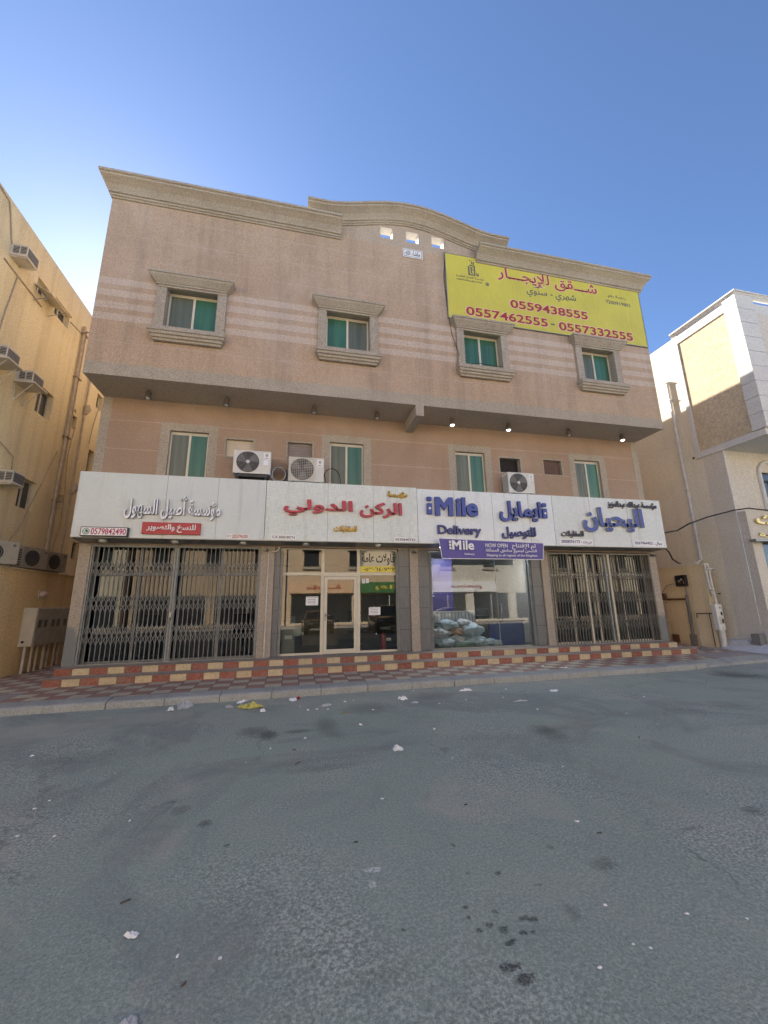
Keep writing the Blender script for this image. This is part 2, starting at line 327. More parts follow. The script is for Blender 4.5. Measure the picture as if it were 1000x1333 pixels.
mat_simple('car_grey', (.10, .105, .11), .22, var=.05, spec=.7); mat_simple('tyre', (.018, .018, .018), .85, var=.2); mat_simple('rim_silver', (.5, .5, .5), .3, .8, var=.05)
mat_simple('plate_white', (.70, .68, .62), .5, var=.05)
mat_emit('lamp_lit', (1.0, .93, .78), 2.2); mat_emit('lamp_cool', (.92, .96, 1.0), 70.0); mat_simple('lamp_glass', (.50, .50, .48), .25, var=.05); mat_emit('screen_glow', (.7, .8, 1.0), 2.0)

# ------------------------------------------------------------------ mesh helpers
class MB:
    """collects shapes in WORLD coordinates; built as one mesh object"""
    def __init__(s): s.v = []; s.f = []; s.m = []; s.sm = []
    def add(s, vs, fs, mi=0, smooth=False):
        o = len(s.v); s.v += [tuple(p) for p in vs]
        for f in fs: s.f.append(tuple(o+i for i in f)); s.m.append(mi); s.sm.append(smooth)
        return s
    def quad(s, a, b, c, d, mi=0): return s.add([a, b, c, d], [(0, 1, 2, 3)], mi)
    def box(s, x0, x1, y0, y1, z0, z1, mi=0, M=None):
        vs = [Vector((x, y, z)) for z in (z0, z1) for y in (y0, y1) for x in (x0, x1)]
        if M: vs = [M @ p for p in vs]
        return s.add(vs, [(0, 2, 3, 1), (4, 5, 7, 6), (0, 1, 5, 4), (2, 6, 7, 3), (0, 4, 6, 2), (1, 3, 7, 5)], mi)
    def bbox(s, x0, x1, y0, y1, z0, z1, b=.01, mi=0, M=None, seg=2):
        bm = bmesh.new(); bmesh.ops.create_cube(bm, size=1)
        for p in bm.verts: p.co = Vector((x0+(p.co.x+.5)*(x1-x0), y0+(p.co.y+.5)*(y1-y0), z0+(p.co.z+.5)*(z1-z0)))
        bmesh.ops.bevel(bm, geom=bm.edges[:], offset=b, segments=seg, affect='EDGES', profile=.7)
        return s.bm(bm, mi, M, False)
    def bm(s, bm, mi=0, M=None, smooth=False):
        bm.verts.index_update()
        vs = [M @ p.co if M else p.co.copy() for p in bm.verts]; fs = [[q.index for q in f.verts] for f in bm.faces]
        bm.free(); return s.add(vs, fs, mi, smooth)
    def tube(s, pts, r, n=8, mi=0, cap=True):
        pts = [Vector(p) for p in pts]; rings = []; rr = r if isinstance(r, (list, tuple)) else [r]*len(pts)
        up = None
        for i, p in enumerate(pts):
            t = (pts[min(i+1, len(pts)-1)]-pts[max(i-1, 0)]).normalized()
            if up is None:
                up = Vector((0, 0, 1)) if abs(t.z) < .9 else Vector((1, 0, 0))
            a = t.cross(up)
            if a.length < 1e-4: a = t.cross(Vector((0, 1, 0)))
            a.normalize(); b = a.cross(t).normalized(); up = b
            rings.append([p+(a*math.cos(2*math.pi*k/n)+b*math.sin(2*math.pi*k/n))*rr[i] for k in range(n)])
        vs = [q for g in rings for q in g]; fs = []
        for i in range(len(pts)-1):
            for k in range(n): fs.append((i*n+k, i*n+(k+1) % n, (i+1)*n+(k+1) % n, (i+1)*n+k))
        s.add(vs, fs, mi, True)
        if cap: s.add(rings[0], [tuple(range(n))[::-1]], mi); s.add(rings[-1], [tuple(range(n))], mi)
        return s
    def cyl(s, c, axis, r, h, n=20, mi=0, r2=None):
        a = Vector(axis).normalized(); return s.tube([Vector(c), Vector(c)+a*h], [r, r if r2 is None else r2], n, mi)
    def disc(s, c, axis, r, n=24, mi=0, r0=0.0):
        a = Vector(axis).normalized(); u = a.orthogonal().normalized(); w = a.cross(u); c = Vector(c)
        ring = [c+(u*math.cos(2*math.pi*k/n)+w*math.sin(2*math.pi*k/n))*r for k in range(n)]
        if not r0: return s.add(ring, [tuple(range(n))], mi)
        inner = [c+(u*math.cos(2*math.pi*k/n)+w*math.sin(2*math.pi*k/n))*r0 for k in range(n)]
        return s.add(ring+inner, [(k, (k+1) % n, n+(k+1) % n, n+k) for k in range(n)], mi)
    def prism(s, poly, axis, a0, a1, mi=0):
        """poly: 2-D points; axis 'x' (poly=y,z), 'y' (poly=x,z) or 'z' (poly=x,y)"""
        def P(p, a): return {'x': (a, p[0], p[1]), 'y': (p[0], a, p[1]), 'z': (p[0], p[1], a)}[axis]
        n = len(poly); vs = [P(p, a0) for p in poly]+[P(p, a1) for p in poly]
        return s.add(vs, [tuple(range(n))[::-1], tuple(range(n, 2*n))]+[(i, (i+1) % n, n+(i+1) % n, n+i) for i in range(n)], mi)
    def sweep(s, path, outs, prof, up=None, mi=0):
        """profile (out, down) swept along a path; outs = outward vector at each path point, up = up vectors"""
        ups = up or [Vector((0, 0, 1))]*len(path); n = len(prof)
        vs = [Vector(p)+Vector(o)*a-Vector(u)*d for p, o, u in zip(path, outs, ups) for a, d in prof]
        fs = [(i*n+k, i*n+k+1, (i+1)*n+k+1, (i+1)*n+k) for i in range(len(path)-1) for k in range(n-1)]
        s.add(vs, fs, mi)
        s.add(vs[:n], [tuple(range(n))], mi); s.add(vs[-n:], [tuple(range(n))[::-1]], mi)
        return s
    def wall(s, u0, u1, v0, v1, at, thick, holes=(), bands=(), axis='y', inward=1, mi=0, hole_mi=None):
        """a wall sheet in the plane axis=at, split at holes and colour bands, with reveals thick deep"""
        us = sorted({u0, u1, *[min(max(h[0], u0), u1) for h in holes], *[min(max(h[1], u0), u1) for h in holes]})
        vs_ = sorted({v0, v1, *[min(max(h[2], v0), v1) for h in holes], *[min(max(h[3], v0), v1) for h in holes], *[b[0] for b in bands], *[b[1] for b in bands]})
        def P(u, v, d): return (u, at+d*inward, v) if axis == 'y' else (at+d*inward, u, v)
        for i in range(len(us)-1):
            for j in range(len(vs_)-1):
                a, b, c, d = us[i], us[i+1], vs_[j], vs_[j+1]; mu, mv = (a+b)/2, (c+d)/2
                if any(h[0] < mu < h[1] and h[2] < mv < h[3] for h in holes): continue
                k = mi
                for b0, b1, bm_ in bands:
                    if b0 < mv < b1: k = bm_
                s.quad(P(a, c, 0), P(b, c, 0), P(b, d, 0), P(a, d, 0), k)
        for h in holes:
            a, b, c, d = h[:4]; k = mi if hole_mi is None else hole_mi
            s.quad(P(a, c, 0), P(a, c, thick), P(a, d, thick), P(a, d, 0), k); s.quad(P(b, c, 0), P(b, d, 0), P(b, d, thick), P(b, c, thick), k)
            s.quad(P(a, d, 0), P(a, d, thick), P(b, d, thick), P(b, d, 0), k); s.quad(P(a, c, 0), P(b, c, 0), P(b, c, thick), P(a, c, thick), k)
        return s

ORIGIN = {}
def finish(o, parent):
    if parent is not None: o.parent = parent
    COL.objects.link(o); return o
def thing(name, label, cat, loc, group=None, kind=None):
    o = bpy.data.objects.new(name, None); o.location = loc; o['label'] = label; o['category'] = cat
    o.empty_display_size = .1
    if group: o['group'] = group
    if kind: o['kind'] = kind
    ORIGIN[o.name] = Vector(loc); return finish(o, None)
def mesh_of(name, mb, mats, org):
    me = bpy.data.meshes.new(name)
    me.from_pydata([(p[0]-org.x, p[1]-org.y, p[2]-org.z) for p in mb.v], [], mb.f)
    for k in ([mats] if isinstance(mats, str) else mats): me.materials.append(MATS[k])
    me.polygons.foreach_set('material_index', mb.m); me.polygons.foreach_set('use_smooth', mb.sm)
    me.update(); return me
def fix_normals(me):
    bm = bmesh.new(); bm.from_mesh(me); bmesh.ops.recalc_face_normals(bm, faces=bm.faces[:]); bm.to_mesh(me); bm.free()
def part(name, mb, mats, parent, label=None):
    org = ORIGIN[parent.name]; me = mesh_of(name, mb, mats, org)
    o = bpy.data.objects.new(name, me); ORIGIN[o.name] = org
    if label: o['label'] = label
    return finish(o, parent)
def solo(name, mb, mats, label=None, cat=None, loc=None, group=None, kind=None):
    if loc is None:
        n = len(mb.v); loc = Vector((sum(p[0] for p in mb.v)/n, sum(p[1] for p in mb.v)/n, min(p[2] for p in mb.v)))
    loc = Vector(loc); o = bpy.data.objects.new(name, mesh_of(name, mb, mats, loc)); o.location = loc; ORIGIN[o.name] = loc
    for k, v in (('label', label), ('category', cat), ('group', group), ('kind', kind)):
        if v: o[k] = v
    return finish(o, None)
def kids(o): return [c for c in bpy.data.objects if c.parent == o]
def dup(root, loc, label=None, group=None, rotz=None):
    r = root.copy(); r.location = loc; COL.objects.link(r); ORIGIN[r.name] = Vector(loc)
    if label: r['label'] = label
    if group: r['group'] = group
    if rotz is not None: r.rotation_euler.z = rotz
    for c in kids(root):
        d = c.copy(); COL.objects.link(d); d.parent = r
        for g in kids(c):
            e = g.copy(); COL.objects.link(e); e.parent = d
    return r
def dup_part(p, off):
    d = p.copy(); COL.objects.link(d); d.location = p.location + Vector(off); ORIGIN[d.name] = ORIGIN[p.name]
    for g in kids(p):
        e = g.copy(); COL.objects.link(e); e.parent = d
    return d

def letter_m(mb, x0, x1, z0, z1, y, depth, w, mi=0, mi_side=None):
    c = (x0+x1)/2; zt = z0+(z1-z0)*.30; k = (z1-z0)*.38
    P = [(x0, z0), (x0+w, z0), (x0+w, z1-k), (c, zt), (x1-w, z1-k), (x1-w, z0), (x1, z0), (x1, z1), (x1-w*.95, z1), (c, zt+k*.95), (x0+w*.95, z1), (x0, z1)]
    n = len(P); vs = [(p[0], y-depth, p[1]) for p in P]+[(p[0], y, p[1]) for p in P]; ms = mi if mi_side is None else mi_side
    mb.add(vs, [(0, 1, 2, 10, 11), (2, 3, 9, 10), (3, 4, 8, 9), (4, 5, 6, 7, 8)], mi); mb.add(vs, [(i, (i+1) % n, n+(i+1) % n, n+i) for i in range(n)], ms)
# ------------------------------------------------------------------ writing (Arabic joined by hand, then set right to left)
_AR = {}
def _reg(ch, start, n):
    _AR[ch] = [chr(start+i) for i in range(n)]
for ch, st, n in (('ء', 0xFE80, 1), ('آ', 0xFE81, 2), ('أ', 0xFE83, 2), ('ؤ', 0xFE85, 2), ('إ', 0xFE87, 2), ('ئ', 0xFE89, 4), ('ا', 0xFE8D, 2), ('ب', 0xFE8F, 4), ('ة', 0xFE93, 2), ('ت', 0xFE95, 4), ('ث', 0xFE99, 4), ('ج', 0xFE9D, 4), ('ح', 0xFEA1, 4), ('خ', 0xFEA5, 4), ('د', 0xFEA9, 2), ('ذ', 0xFEAB, 2), ('ر', 0xFEAD, 2), ('ز', 0xFEAF, 2), ('س', 0xFEB1, 4), ('ش', 0xFEB5, 4), ('ص', 0xFEB9, 4), ('ض', 0xFEBD, 4), ('ط', 0xFEC1, 4), ('ظ', 0xFEC5, 4), ('ع', 0xFEC9, 4), ('غ', 0xFECD, 4), ('ف', 0xFED1, 4), ('ق', 0xFED5, 4), ('ك', 0xFED9, 4), ('ل', 0xFEDD, 4), ('م', 0xFEE1, 4), ('ن', 0xFEE5, 4), ('ه', 0xFEE9, 4), ('و', 0xFEED, 2), ('ى', 0xFEEF, 2), ('ي', 0xFEF1, 4)):
    _reg(ch, st, n)
_LA = {'ا': 0xFEFB, 'أ': 0xFEF7, 'إ': 0xFEF9, 'آ': 0xFEF5}
def shape(s):
    out = []; i = 0
    def dual(c): return c == 'ـ' or len(_AR.get(c, ())) == 4
    def joins(c): return c == 'ـ' or len(_AR.get(c, ())) >= 2
    while i < len(s):
        c = s[i]
        if c in _AR or c == 'ـ':
            prev = i > 0 and dual(s[i-1])
            if c == 'ل' and i+1 < len(s) and s[i+1] in _LA:
                out.append(chr(_LA[s[i+1]]+(1 if prev else 0))); i += 2; continue
            nxt = dual(c) and i+1 < len(s) and joins(s[i+1])
            if c == 'ـ': out.append(c)
            else:
                f = _AR[c]
                if len(f) == 4: out.append(f[(3 if nxt else 1) if prev else (2 if nxt else 0)])
                elif len(f) == 2: out.append(f[1 if prev else 0])
                else: out.append(f[0])
            i += 1
        else:
            m = re.match(r'[0-9A-Za-z.:\u0660-\u0669]+', s[i:])
            if m and len(m.group()) > 1: out.append(m.group()); i += len(m.group())
            else: out.append(c); i += 1
    return ''.join(reversed(out)) if any(c in _AR for c in s) else s
def text_into(mb, body, x0, x1, z0, z1, y, depth=.03, bold=.02, mi=0, mi_side=None, facing='-y', rot=0.0, shear=0.0):
    """writes body into the box x0..x1, z0..z1, standing proud of plane y by depth"""
    cu = bpy.data.curves.new('lettering', 'FONT'); cu.body = shape(body); cu.size = 1; cu.offset = bold*(.72 if any(c in _AR for c in body) else .5); cu.extrude = .5; cu.resolution_u = 4; cu.shear = shear
    ob = bpy.data.objects.new('lettering', cu); COL.objects.link(ob)
    dg = bpy.context.evaluated_depsgraph_get(); me = bpy.data.meshes.new_from_object(ob.evaluated_get(dg))
    vs = [v.co.copy() for v in me.vertices]; fs = [tuple(p.vertices) for p in me.polygons]; nz = [p.normal.z for p in me.polygons]
    bpy.data.objects.remove(ob); bpy.data.curves.remove(cu); bpy.data.meshes.remove(me)
    if not vs: return mb
    ax, bx = min(v.x for v in vs), max(v.x for v in vs); ay, by = min(v.y for v in vs), max(v.y for v in vs)
    cx, cz = (x0+x1)/2, (z0+z1)/2; c, s_ = math.cos(rot), math.sin(rot)
    o = len(mb.v)
    for v in vs:
        px = x0+(v.x-ax)/(bx-ax)*(x1-x0); pz = z0+(v.y-ay)/(by-ay)*(z1-z0)
        px, pz = cx+(px-cx)*c-(pz-cz)*s_, cz+(px-cx)*s_+(pz-cz)*c
        dp = (v.z+.5)*depth
        mb.v.append((px, y-dp, pz) if facing == '-y' else (2*cx-px, y+dp, pz))
    for f, k in zip(fs, nz):
        mb.f.append(tuple(o+i for i in f)); mb.m.append(mi if (k > .5 or mi_side is None) else mi_side); mb.sm.append(False)
    return mb

# ================================================================== THE SETTING: ground
YU, YS, YW = 10.3, 10.95, 11.5      # upper facade, sign fronts, shop wall
XL, XR_ = -5.27, 12.29
FLOOR = .48
def struct(name, mb, mats): return solo(name, mb, mats, kind='structure', loc=(0, 0, 0))
mb = MB(); mb.quad((-400, -400, -.05), (400, -400, -.05), (400, 400, -.05), (-400, 400, -.05)); struct('ground', mb, 'desert_ground')
# road: a fine sheet so that the surface has real, gentle unevenness
def road_z(x, y):
    z = .012*noise.noise((x*.5, y*.5, 0))+.004*noise.noise((x*1.9, y*1.9, 3))
    d = max(0, 1-((x-10.9)/1.3)**2-((y-8.35)/.5)**2); z -= .038*d        # washed-out hollow beside the ramp
    return z-.012*max(0, min(1, (y-7.5)/1.3))*0
mb = MB(); nx, ny = 150, 90
gx = [-14+28*i/nx+2*0 for i in range(nx+1)]; gx = [-40, -25]+[x+1 for x in gx]+[28, 45]
gy = [-13, -10, -8, -4, -2]+[-1+10.6*j/ny for j in range(ny+1)]
vs = [(x, y, road_z(x, y)) for y in gy for x in gx]; W = len(gx)
mb.add(vs, [(j*W+i, j*W+i+1, (j+1)*W+i+1, (j+1)*W+i) for j in range(len(gy)-1) for i in range(W-1)], 0, True)
struct('road', mb, 'asphalt')
# kerb: a row of bevelled stones with dark joints along a line that bends away at the right
KP = [(-16, 8.74), (-6, 8.80), (-1.8, 8.87), (5, 8.95), (8.9, 9.0), (10.3, 9.04), (11.2, 9.22), (12.6, 9.42), (14.6, 9.48), (24, 9.5)]
def kerb_y(x):
    for (a, b), (c, d) in zip(KP, KP[1:]):
        if a <= x <= c: return b+(d-b)*(x-a)/(c-a)
    return KP[-1][1]
mb = MB(); x = -16.0; rng = random.Random(3)
while x < 23:
    L = .98 if x < 10.4 else .5
    a, b = x+.006, x+L-.006; ya, yb = kerb_y(a), kerb_y(b); dz = rng.uniform(-.008, .008); low = .0 if x < 10.6 else -.06
    ja, jb = rng.uniform(-.008, .008), rng.uniform(-.008, .008)
    prof = [(.0, -.1), (.01, .095+low+dz), (.03, .118+low+dz), (.07, .132+low+dz), (.36, .152+dz), (.36, -.1)]
    vs = [(a, ya+ja+p, q) for p, q in prof]+[(b, yb+jb+p, q) for p, q in prof]; n = len(prof)
    mb.add(vs, [tuple(range(n)), tuple(range(2*n-1, n-1, -1))]+[(i, n+i, n+i+1, i+1) for i in range(n-1)])
    x += L
struct('kerb', mb, 'kerb_stone')
mb = MB()
def pave(x0, x1, y0f, y1, z, mi, n=12):
    xs = [x0+(x1-x0)*i/n for i in range(n+1)]
    for a, b in zip(xs, xs[1:]):
        mb.quad((a, y0f(a), z), (b, y0f(b), z), (b, y1, z), (a, y1, z), mi)
pave(-5.21, 11.95, lambda x: kerb_y(x)+.35, 10.72, .148, 0, 24)
mb.quad((-7.1, 10.2, .149), (-5.21, 10.2, .149), (-5.21, 24, .156), (-7.1, 24, .156), 0)
mb.quad((11.95, 10.72, .149), (14.6, 10.72, .149), (14.6, 24, .156), (11.95, 24, .156), 0)
pave(-16, -5.21, lambda x: kerb_y(x)+.35, 10.2, .148, 1); pave(11.95, 24, lambda x: kerb_y(x)+.35, 10.72, .148, 1)
struct('pavement', mb, ['walk_tile', 'dusty_paving'])

# ================================================================== THE MAIN BUILDING
B = thing('apartment_building', 'pink plastered three storey block with overhanging top floor above four shops', 'building', (3.5, 11.5, 0))
YB = 26.0
mb = MB()
G = .016
# top storey front: pale bands and thin grooves are in the plaster
bands = [(9.11, 9.31, 1), (9.46, 9.66, 1), (9.83, 10.03, 1), (10.19, 10.39, 1)]+[(z-G, z+G, 2) for z in (8.48, 11.06, 11.80, 12.55)]+[(7.53, 7.88, 3)]
UW = [-2.94, 1.36, 5.68, 10.0]
uh = [(c-.64, c+.64, 9.05, 10.30) for c in UW]
mb.wall(XL, XR_, 7.53, 13.1, YU, .24, uh, bands, hole_mi=3)
for X, inw in ((XL, 1), (XR_, -1)):
    mb.wall(YU, YB, 7.53, 13.1, X, .2, (), bands, axis='x', inward=inw)
mb.quad((XL, YB, 0), (XR_, YB, 0), (XR_, YB, 13.1), (XL, YB, 13.1)); mb.quad((XL, YU+.2, 12.6), (XR_, YU+.2, 12.6), (XR_, YB, 12.6), (XL, YB, 12.6), 3)
part('wall', mb, ['pink_plaster', 'pale_plaster', 'groove_plaster', 'granite_trim'], B)
mb = MB(); mb.quad((XL, YU, 7.53), (XL, YW+.02, 7.53), (XR_, YW+.02, 7.53), (XR_, YU, 7.53))
part('soffit', mb, 'soffit_plaster', B)
# first floor wall, set back under the overhang
LW = [(-3.50, -2.48), (.98, 2.02), (5.07, 6.11), (9.57, 10.58)]
VH = [(-2.0, -1.26, 6.0, 6.53), (-.27, .45, 6.03, 6.56), (6.65, 7.42, 6.04, 6.55), (8.31, 9.01, 6.06, 6.58)]
mb = MB()
bands = [(z-.012, z+.012, 1) for z in (6.03, 6.865)]
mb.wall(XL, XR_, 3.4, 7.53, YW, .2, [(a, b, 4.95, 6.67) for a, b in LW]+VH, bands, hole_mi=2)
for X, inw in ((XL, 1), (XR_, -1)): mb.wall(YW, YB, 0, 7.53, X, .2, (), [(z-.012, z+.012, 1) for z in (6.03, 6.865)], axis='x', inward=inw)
# flat lighter surrounds round the windows and pilaster strips at both ends, standing 6 mm proud
for a, b in LW:
    mb.box(a-.24, a-.002, YW-.006, YW+.01, 3.6, 6.9, 2); mb.box(b+.002, b+.24, YW-.006, YW+.01, 3.6, 6.9, 2); mb.box(a-.002, b+.002, YW-.006, YW+.01, 6.672, 6.9, 2)
for a, b in ((XL-.004, -5.04), (12.06, XR_+.004)): mb.box(a, b, YW-.006, YW+.01, 3.45, 7.52, 2)
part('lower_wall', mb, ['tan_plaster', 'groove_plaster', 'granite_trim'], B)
# beam that carries the overhang
mb = MB(); mb.bbox(3.375, 3.63, YU-.004, YW+.01, 7.19, 7.54, .012); part('bracket_beam', mb, 'granite_trim', B)

# cornices
PROF = [(-.25, 0), (.45, 0), (.455, .07), (.41, .085), (.40, .13), (.33, .17), (.23, .24), (.155, .33), (.13, .375), (.135, .40), (.09, .41), (.085, .455), (.05, .465), (.04, .50), (-.01, .505)]
mb = MB()
mb.sweep([(1.12, YU, 13.46), (XL, YU, 13.46), (XL, YB, 13.46)], [(0, -1, 0), (-.5, -1, 0), (-.5, 0, 0)], PROF)
part('cornice', mb, 'granite_trim', B)
mb = MB()
mb.sweep([(5.67, YU, 13.46), (XR_, YU, 13.46), (XR_, YB, 13.46)], [(0, -1, 0), (.5, -1, 0), (.5, 0, 0)], PROF)
part('cornice', mb, 'granite_trim', B)
# arched parapet
def arch_z(x):
    t = abs(x-3.4)/2.72
    return 13.885 if t >= 1 else 13.885+.53*((1+math.cos(math.pi*t))/2)**.75
AX = [.06]+[.7+5.4*i/44 for i in range(45)]+[6.78]
mb = MB(); pts = [Vector((x, YU, arch_z(x))) for x in AX]; ups = []
for i, p in enumerate(pts):
    t = (pts[min(i+1, len(pts)-1)]-pts[max(i-1, 0)]).normalized(); ups.append(Vector((-t.z, 0, t.x)))
mb.sweep(pts, [(0, -1, 0)]*len(pts), [(a, d*.88) for a, d in PROF], ups)
part('arched_cornice', mb, 'granite_trim', B)
mb = MB(); VX = [(2.39, 2.80), (3.26, 3.68), (4.14, 4.56)]
xs = sorted({.10, 6.74, *[v for p in VX for v in p], *[.7+5.4*i/44 for i in range(45)]})
TH = .28
for a, b in zip(xs, xs[1:]):
    za, zb = arch_z(a)-.02, arch_z(b)-.02
    segs = [(13.1, 13.37), (13.79, None)] if any(p[0] <= a and b <= p[1] for p in VX) else [(13.1, None)]
    for lo, hi in segs:
        for y in (YU, YU+TH): mb.quad((a, y, lo), (b, y, lo), (b, y, hi or zb), (a, y, hi or za))
for a, b in VX:
    mb.quad((a, YU, 13.37), (a, YU+TH, 13.37), (a, YU+TH, 13.79), (a, YU, 13.79), 1); mb.quad((b, YU, 13.37), (b, YU+TH, 13.37), (b, YU+TH, 13.79), (b, YU, 13.79), 1)
    mb.quad((a, YU, 13.37), (b, YU, 13.37), (b, YU+TH, 13.37), (a, YU+TH, 13.37), 1); mb.quad((a, YU, 13.79), (b, YU, 13.79), (b, YU+TH, 13.79), (a, YU+TH, 13.79), 1)
for x in (.10, 6.74): mb.quad((x, YU, 13.1), (x, YU+TH, 13.1), (x, YU+TH, arch_z(x)), (x, YU, arch_z(x)))
part('arched_parapet', mb, ['parapet_plaster', 'white_stone'], B)

# windows of the top storey: stone hood, two jambs, sill, cream sliding frame with two panes
HPROF = [(.0, 0), (.30, 0), (.305, .055), (.27, .07), (.255, .11), (.19, .17), (.13, .235), (.10, .25), (.10, .29), (.06, .30), (.055, .345), (0, .35)]
SPROF = [(.0, 0), (.26, 0), (.265, .12), (.225, .13), (.215, .20), (.16, .21), (.145, .27), (.09, .28), (.07, .33), (0, .335)]
def ring(m, x0, x1, z0, z1, t, tb, tt, y0, y1):
    o = [(x0, z0), (x1, z0), (x1, z1), (x0, z1)]; i = [(x0+t, z0+tb), (x1-t, z0+tb), (x1-t, z1-tt), (x0+t, z1-tt)]
    vs = [(p[0], y, p[1]) for y in (y0, y1) for p in o+i]; fs = []
    for k in range(4):
        q = (k+1) % 4; fs += [(k, q, 4+q, 4+k), (8+k, 12+k, 12+q, 8+q), (k, 8+k, 8+q, q), (4+k, 4+q, 12+q, 12+k)]
    m.add(vs, fs)
def win_top(c, left, right):
    w = MB()
    ring(w, c-.885, c+.885, 8.93, 10.50, .24, .12, .22, YU-.085, YU+.01)
    f = part('window', w, 'granite_trim', B)
    h = MB(); z = 10.60
    h.sweep([(c-.82, YU+.01, z), (c-.82, YU-.055, z), (c+.82, YU-.055, z), (c+.82, YU+.01, z)], [(-.85, 0, 0), (-.85, -.85, 0), (.85, -.85, 0), (.85, 0, 0)], HPROF)
    h.quad((c-1.07, YU+.01, z), (c+1.07, YU+.01, z), (c+.85, YU-.2, z), (c-.85, YU-.2, z)); h.box(c-.82, c+.82, YU-.055, YU+.005, 10.255, 10.5); part('hood', h, 'granite_trim', f)
    h = MB(); z = 8.95
    h.sweep([(c-.80, YU+.01, z), (c-.80, YU-.05, z), (c+.80, YU-.05, z), (c+.80, YU+.01, z)], [(-.55, 0, 0), (-.55, -.8, 0), (.55, -.8, 0), (.55, 0, 0)], SPROF)
    h.quad((c-.94, YU+.01, z), (c+.94, YU+.01, z), (c+.86, YU-.24, z), (c-.86, YU-.24, z)); h.box(c-.80, c+.80, YU-.05, YU+.005, 8.63, 8.94)
    part('sill', h, 'granite_trim', f)
    frame_two(f, c-.64, c+.64, 9.06, 10.29, YU+.17, left, right)
def frame_two(f, x0, x1, z0, z1, y, left, right):
    fr = MB(); t = .045
    fr.box(x0+.003, x0+t, y, y+.06, z0+.003, z1-.003); fr.box(x1-t, x1-.003, y, y+.06, z0+.003, z1-.003)
    fr.box(x0+t, x1-t, y, y+.06, z0+.003, z0+t); fr.box(x0+t, x1-t, y, y+.06, z1-t, z1-.003)
    m = (x0+x1)/2
    fr.box(m-.03, m+.03, y+.008, y+.05, z0+t, z1-t)
    for a, b in ((x0+t, m-.03), (m+.03, x1-t)):      # sash rails
        fr.box(a, b, y+.014, y+.04, z0+t, z0+t+.03); fr.box(a, b, y+.014, y+.04, z1-t-.03, z1-t)
    part('frame', fr, 'cream_aluminium', f)
    for a, b, k in ((x0+t, m-.03, left), (m+.03, x1-t, right)):
        p = MB(); p.box(a, b, y+.024, y+.032, z0+t+.03, z1-t-.03); part('pane', p, k, f)
T, S = 'glass_teal', 'glass_screen'
for c, (l, r) in zip(UW, ((S, T), (T, S), (T, T), (S, T))): win_top(c, l, r)
for (a, b), (l, r) in zip(LW, ((S, T), (S, T), (S, T), (S, T))):
    w = MB(); w.box(a+.002, b-.002, YW+.19, YW+.26, 4.96, 5.02)
    f = part('window', w, 'granite_trim', B)
    frame_two(f, a, b, 5.03, 6.665, YW+.09, l, r)
for h, k in zip(VH, ('vent_cream', 'vent_grey', 'vent_dark', 'vent_brown')):
    w = MB(); t = .045
    for x0, x1, z0, z1 in ((h[0]-t, h[0]-.001, h[2]-t, h[3]+t), (h[1]+.001, h[1]+t, h[2]-t, h[3]+t), (h[0], h[1], h[3]+.001, h[3]+t), (h[0], h[1], h[2]-t, h[2]-.001)):
        w.box(x0, x1, YW-.012, YW+.03, z0, z1)
    f = part('vent_opening', w, 'granite_trim', B)
    p = MB(); p.box(h[0], h[1], YW+(.10 if 'dark' not in k else .19), YW+.2, h[2], h[3])
    if k == 'vent_grey':
        for q in range(6): p.box(h[0]+.03, h[1]-.03, YW+.085, YW+.098, h[2]+.05+q*.08, h[2]+.085+q*.08)
    part('panel', p, k, f)

# shop piers, room shells, slab under the signs
for (a, b), k in zip(((XL, -5.0), (-.87, -.50), (3.39, 3.65), (7.79, 8.05), (12.02, XR_)), ('pier_washed', 'pier_plain', 'pier_plain', 'pier_plain', 'pier_washed')):
    w = MB(); w.bbox(a+.002, b-.002, YW-.05, YW+.5, FLOOR-.01, 3.41, .01); part('pier', w, k, B)
w = MB(); w.quad((XL, YS, 3.495), (XL, YW+.4, 3.40), (XR_, YW+.4, 3.40), (XR_, YS, 3.495)); part('sign_soffit', w, 'steel_grey', B)
for x0, x1, floor_k in ((-4.99, -.89, 0), (-.49, 3.38, 0), (3.66, 7.78, 0), (8.06, 12.01, 0)):
    w = MB(); y0, y1 = YW+.32, YW+5.0
    w.quad((x0, y0-.35, FLOOR+.004), (x1, y0-.35, FLOOR+.004), (x1, y1, FLOOR+.004), (x0, y1, FLOOR+.004), 1)
    w.quad((x0, y1, FLOOR), (x1, y1, FLOOR), (x1, y1, 3.4), (x0, y1, 3.4)); w.quad((x0, y0, 3.38), (x0, y1, 3.38), (x1, y1, 3.38), (x1, y0, 3.38))
    w.quad((x0-.02, y0-.3, FLOOR), (x0-.02, y1, FLOOR), (x0-.02, y1, 3.4), (x0-.02, y0-.3, 3.4)); w.quad((x1+.02, y0-.3, FLOOR), (x1+.02, y1, FLOOR), (x1+.02, y1, 3.4), (x1+.02, y0-.3, 3.4))
    part('shop_room', w, ['shop_wall', 'floor_tile'], B)

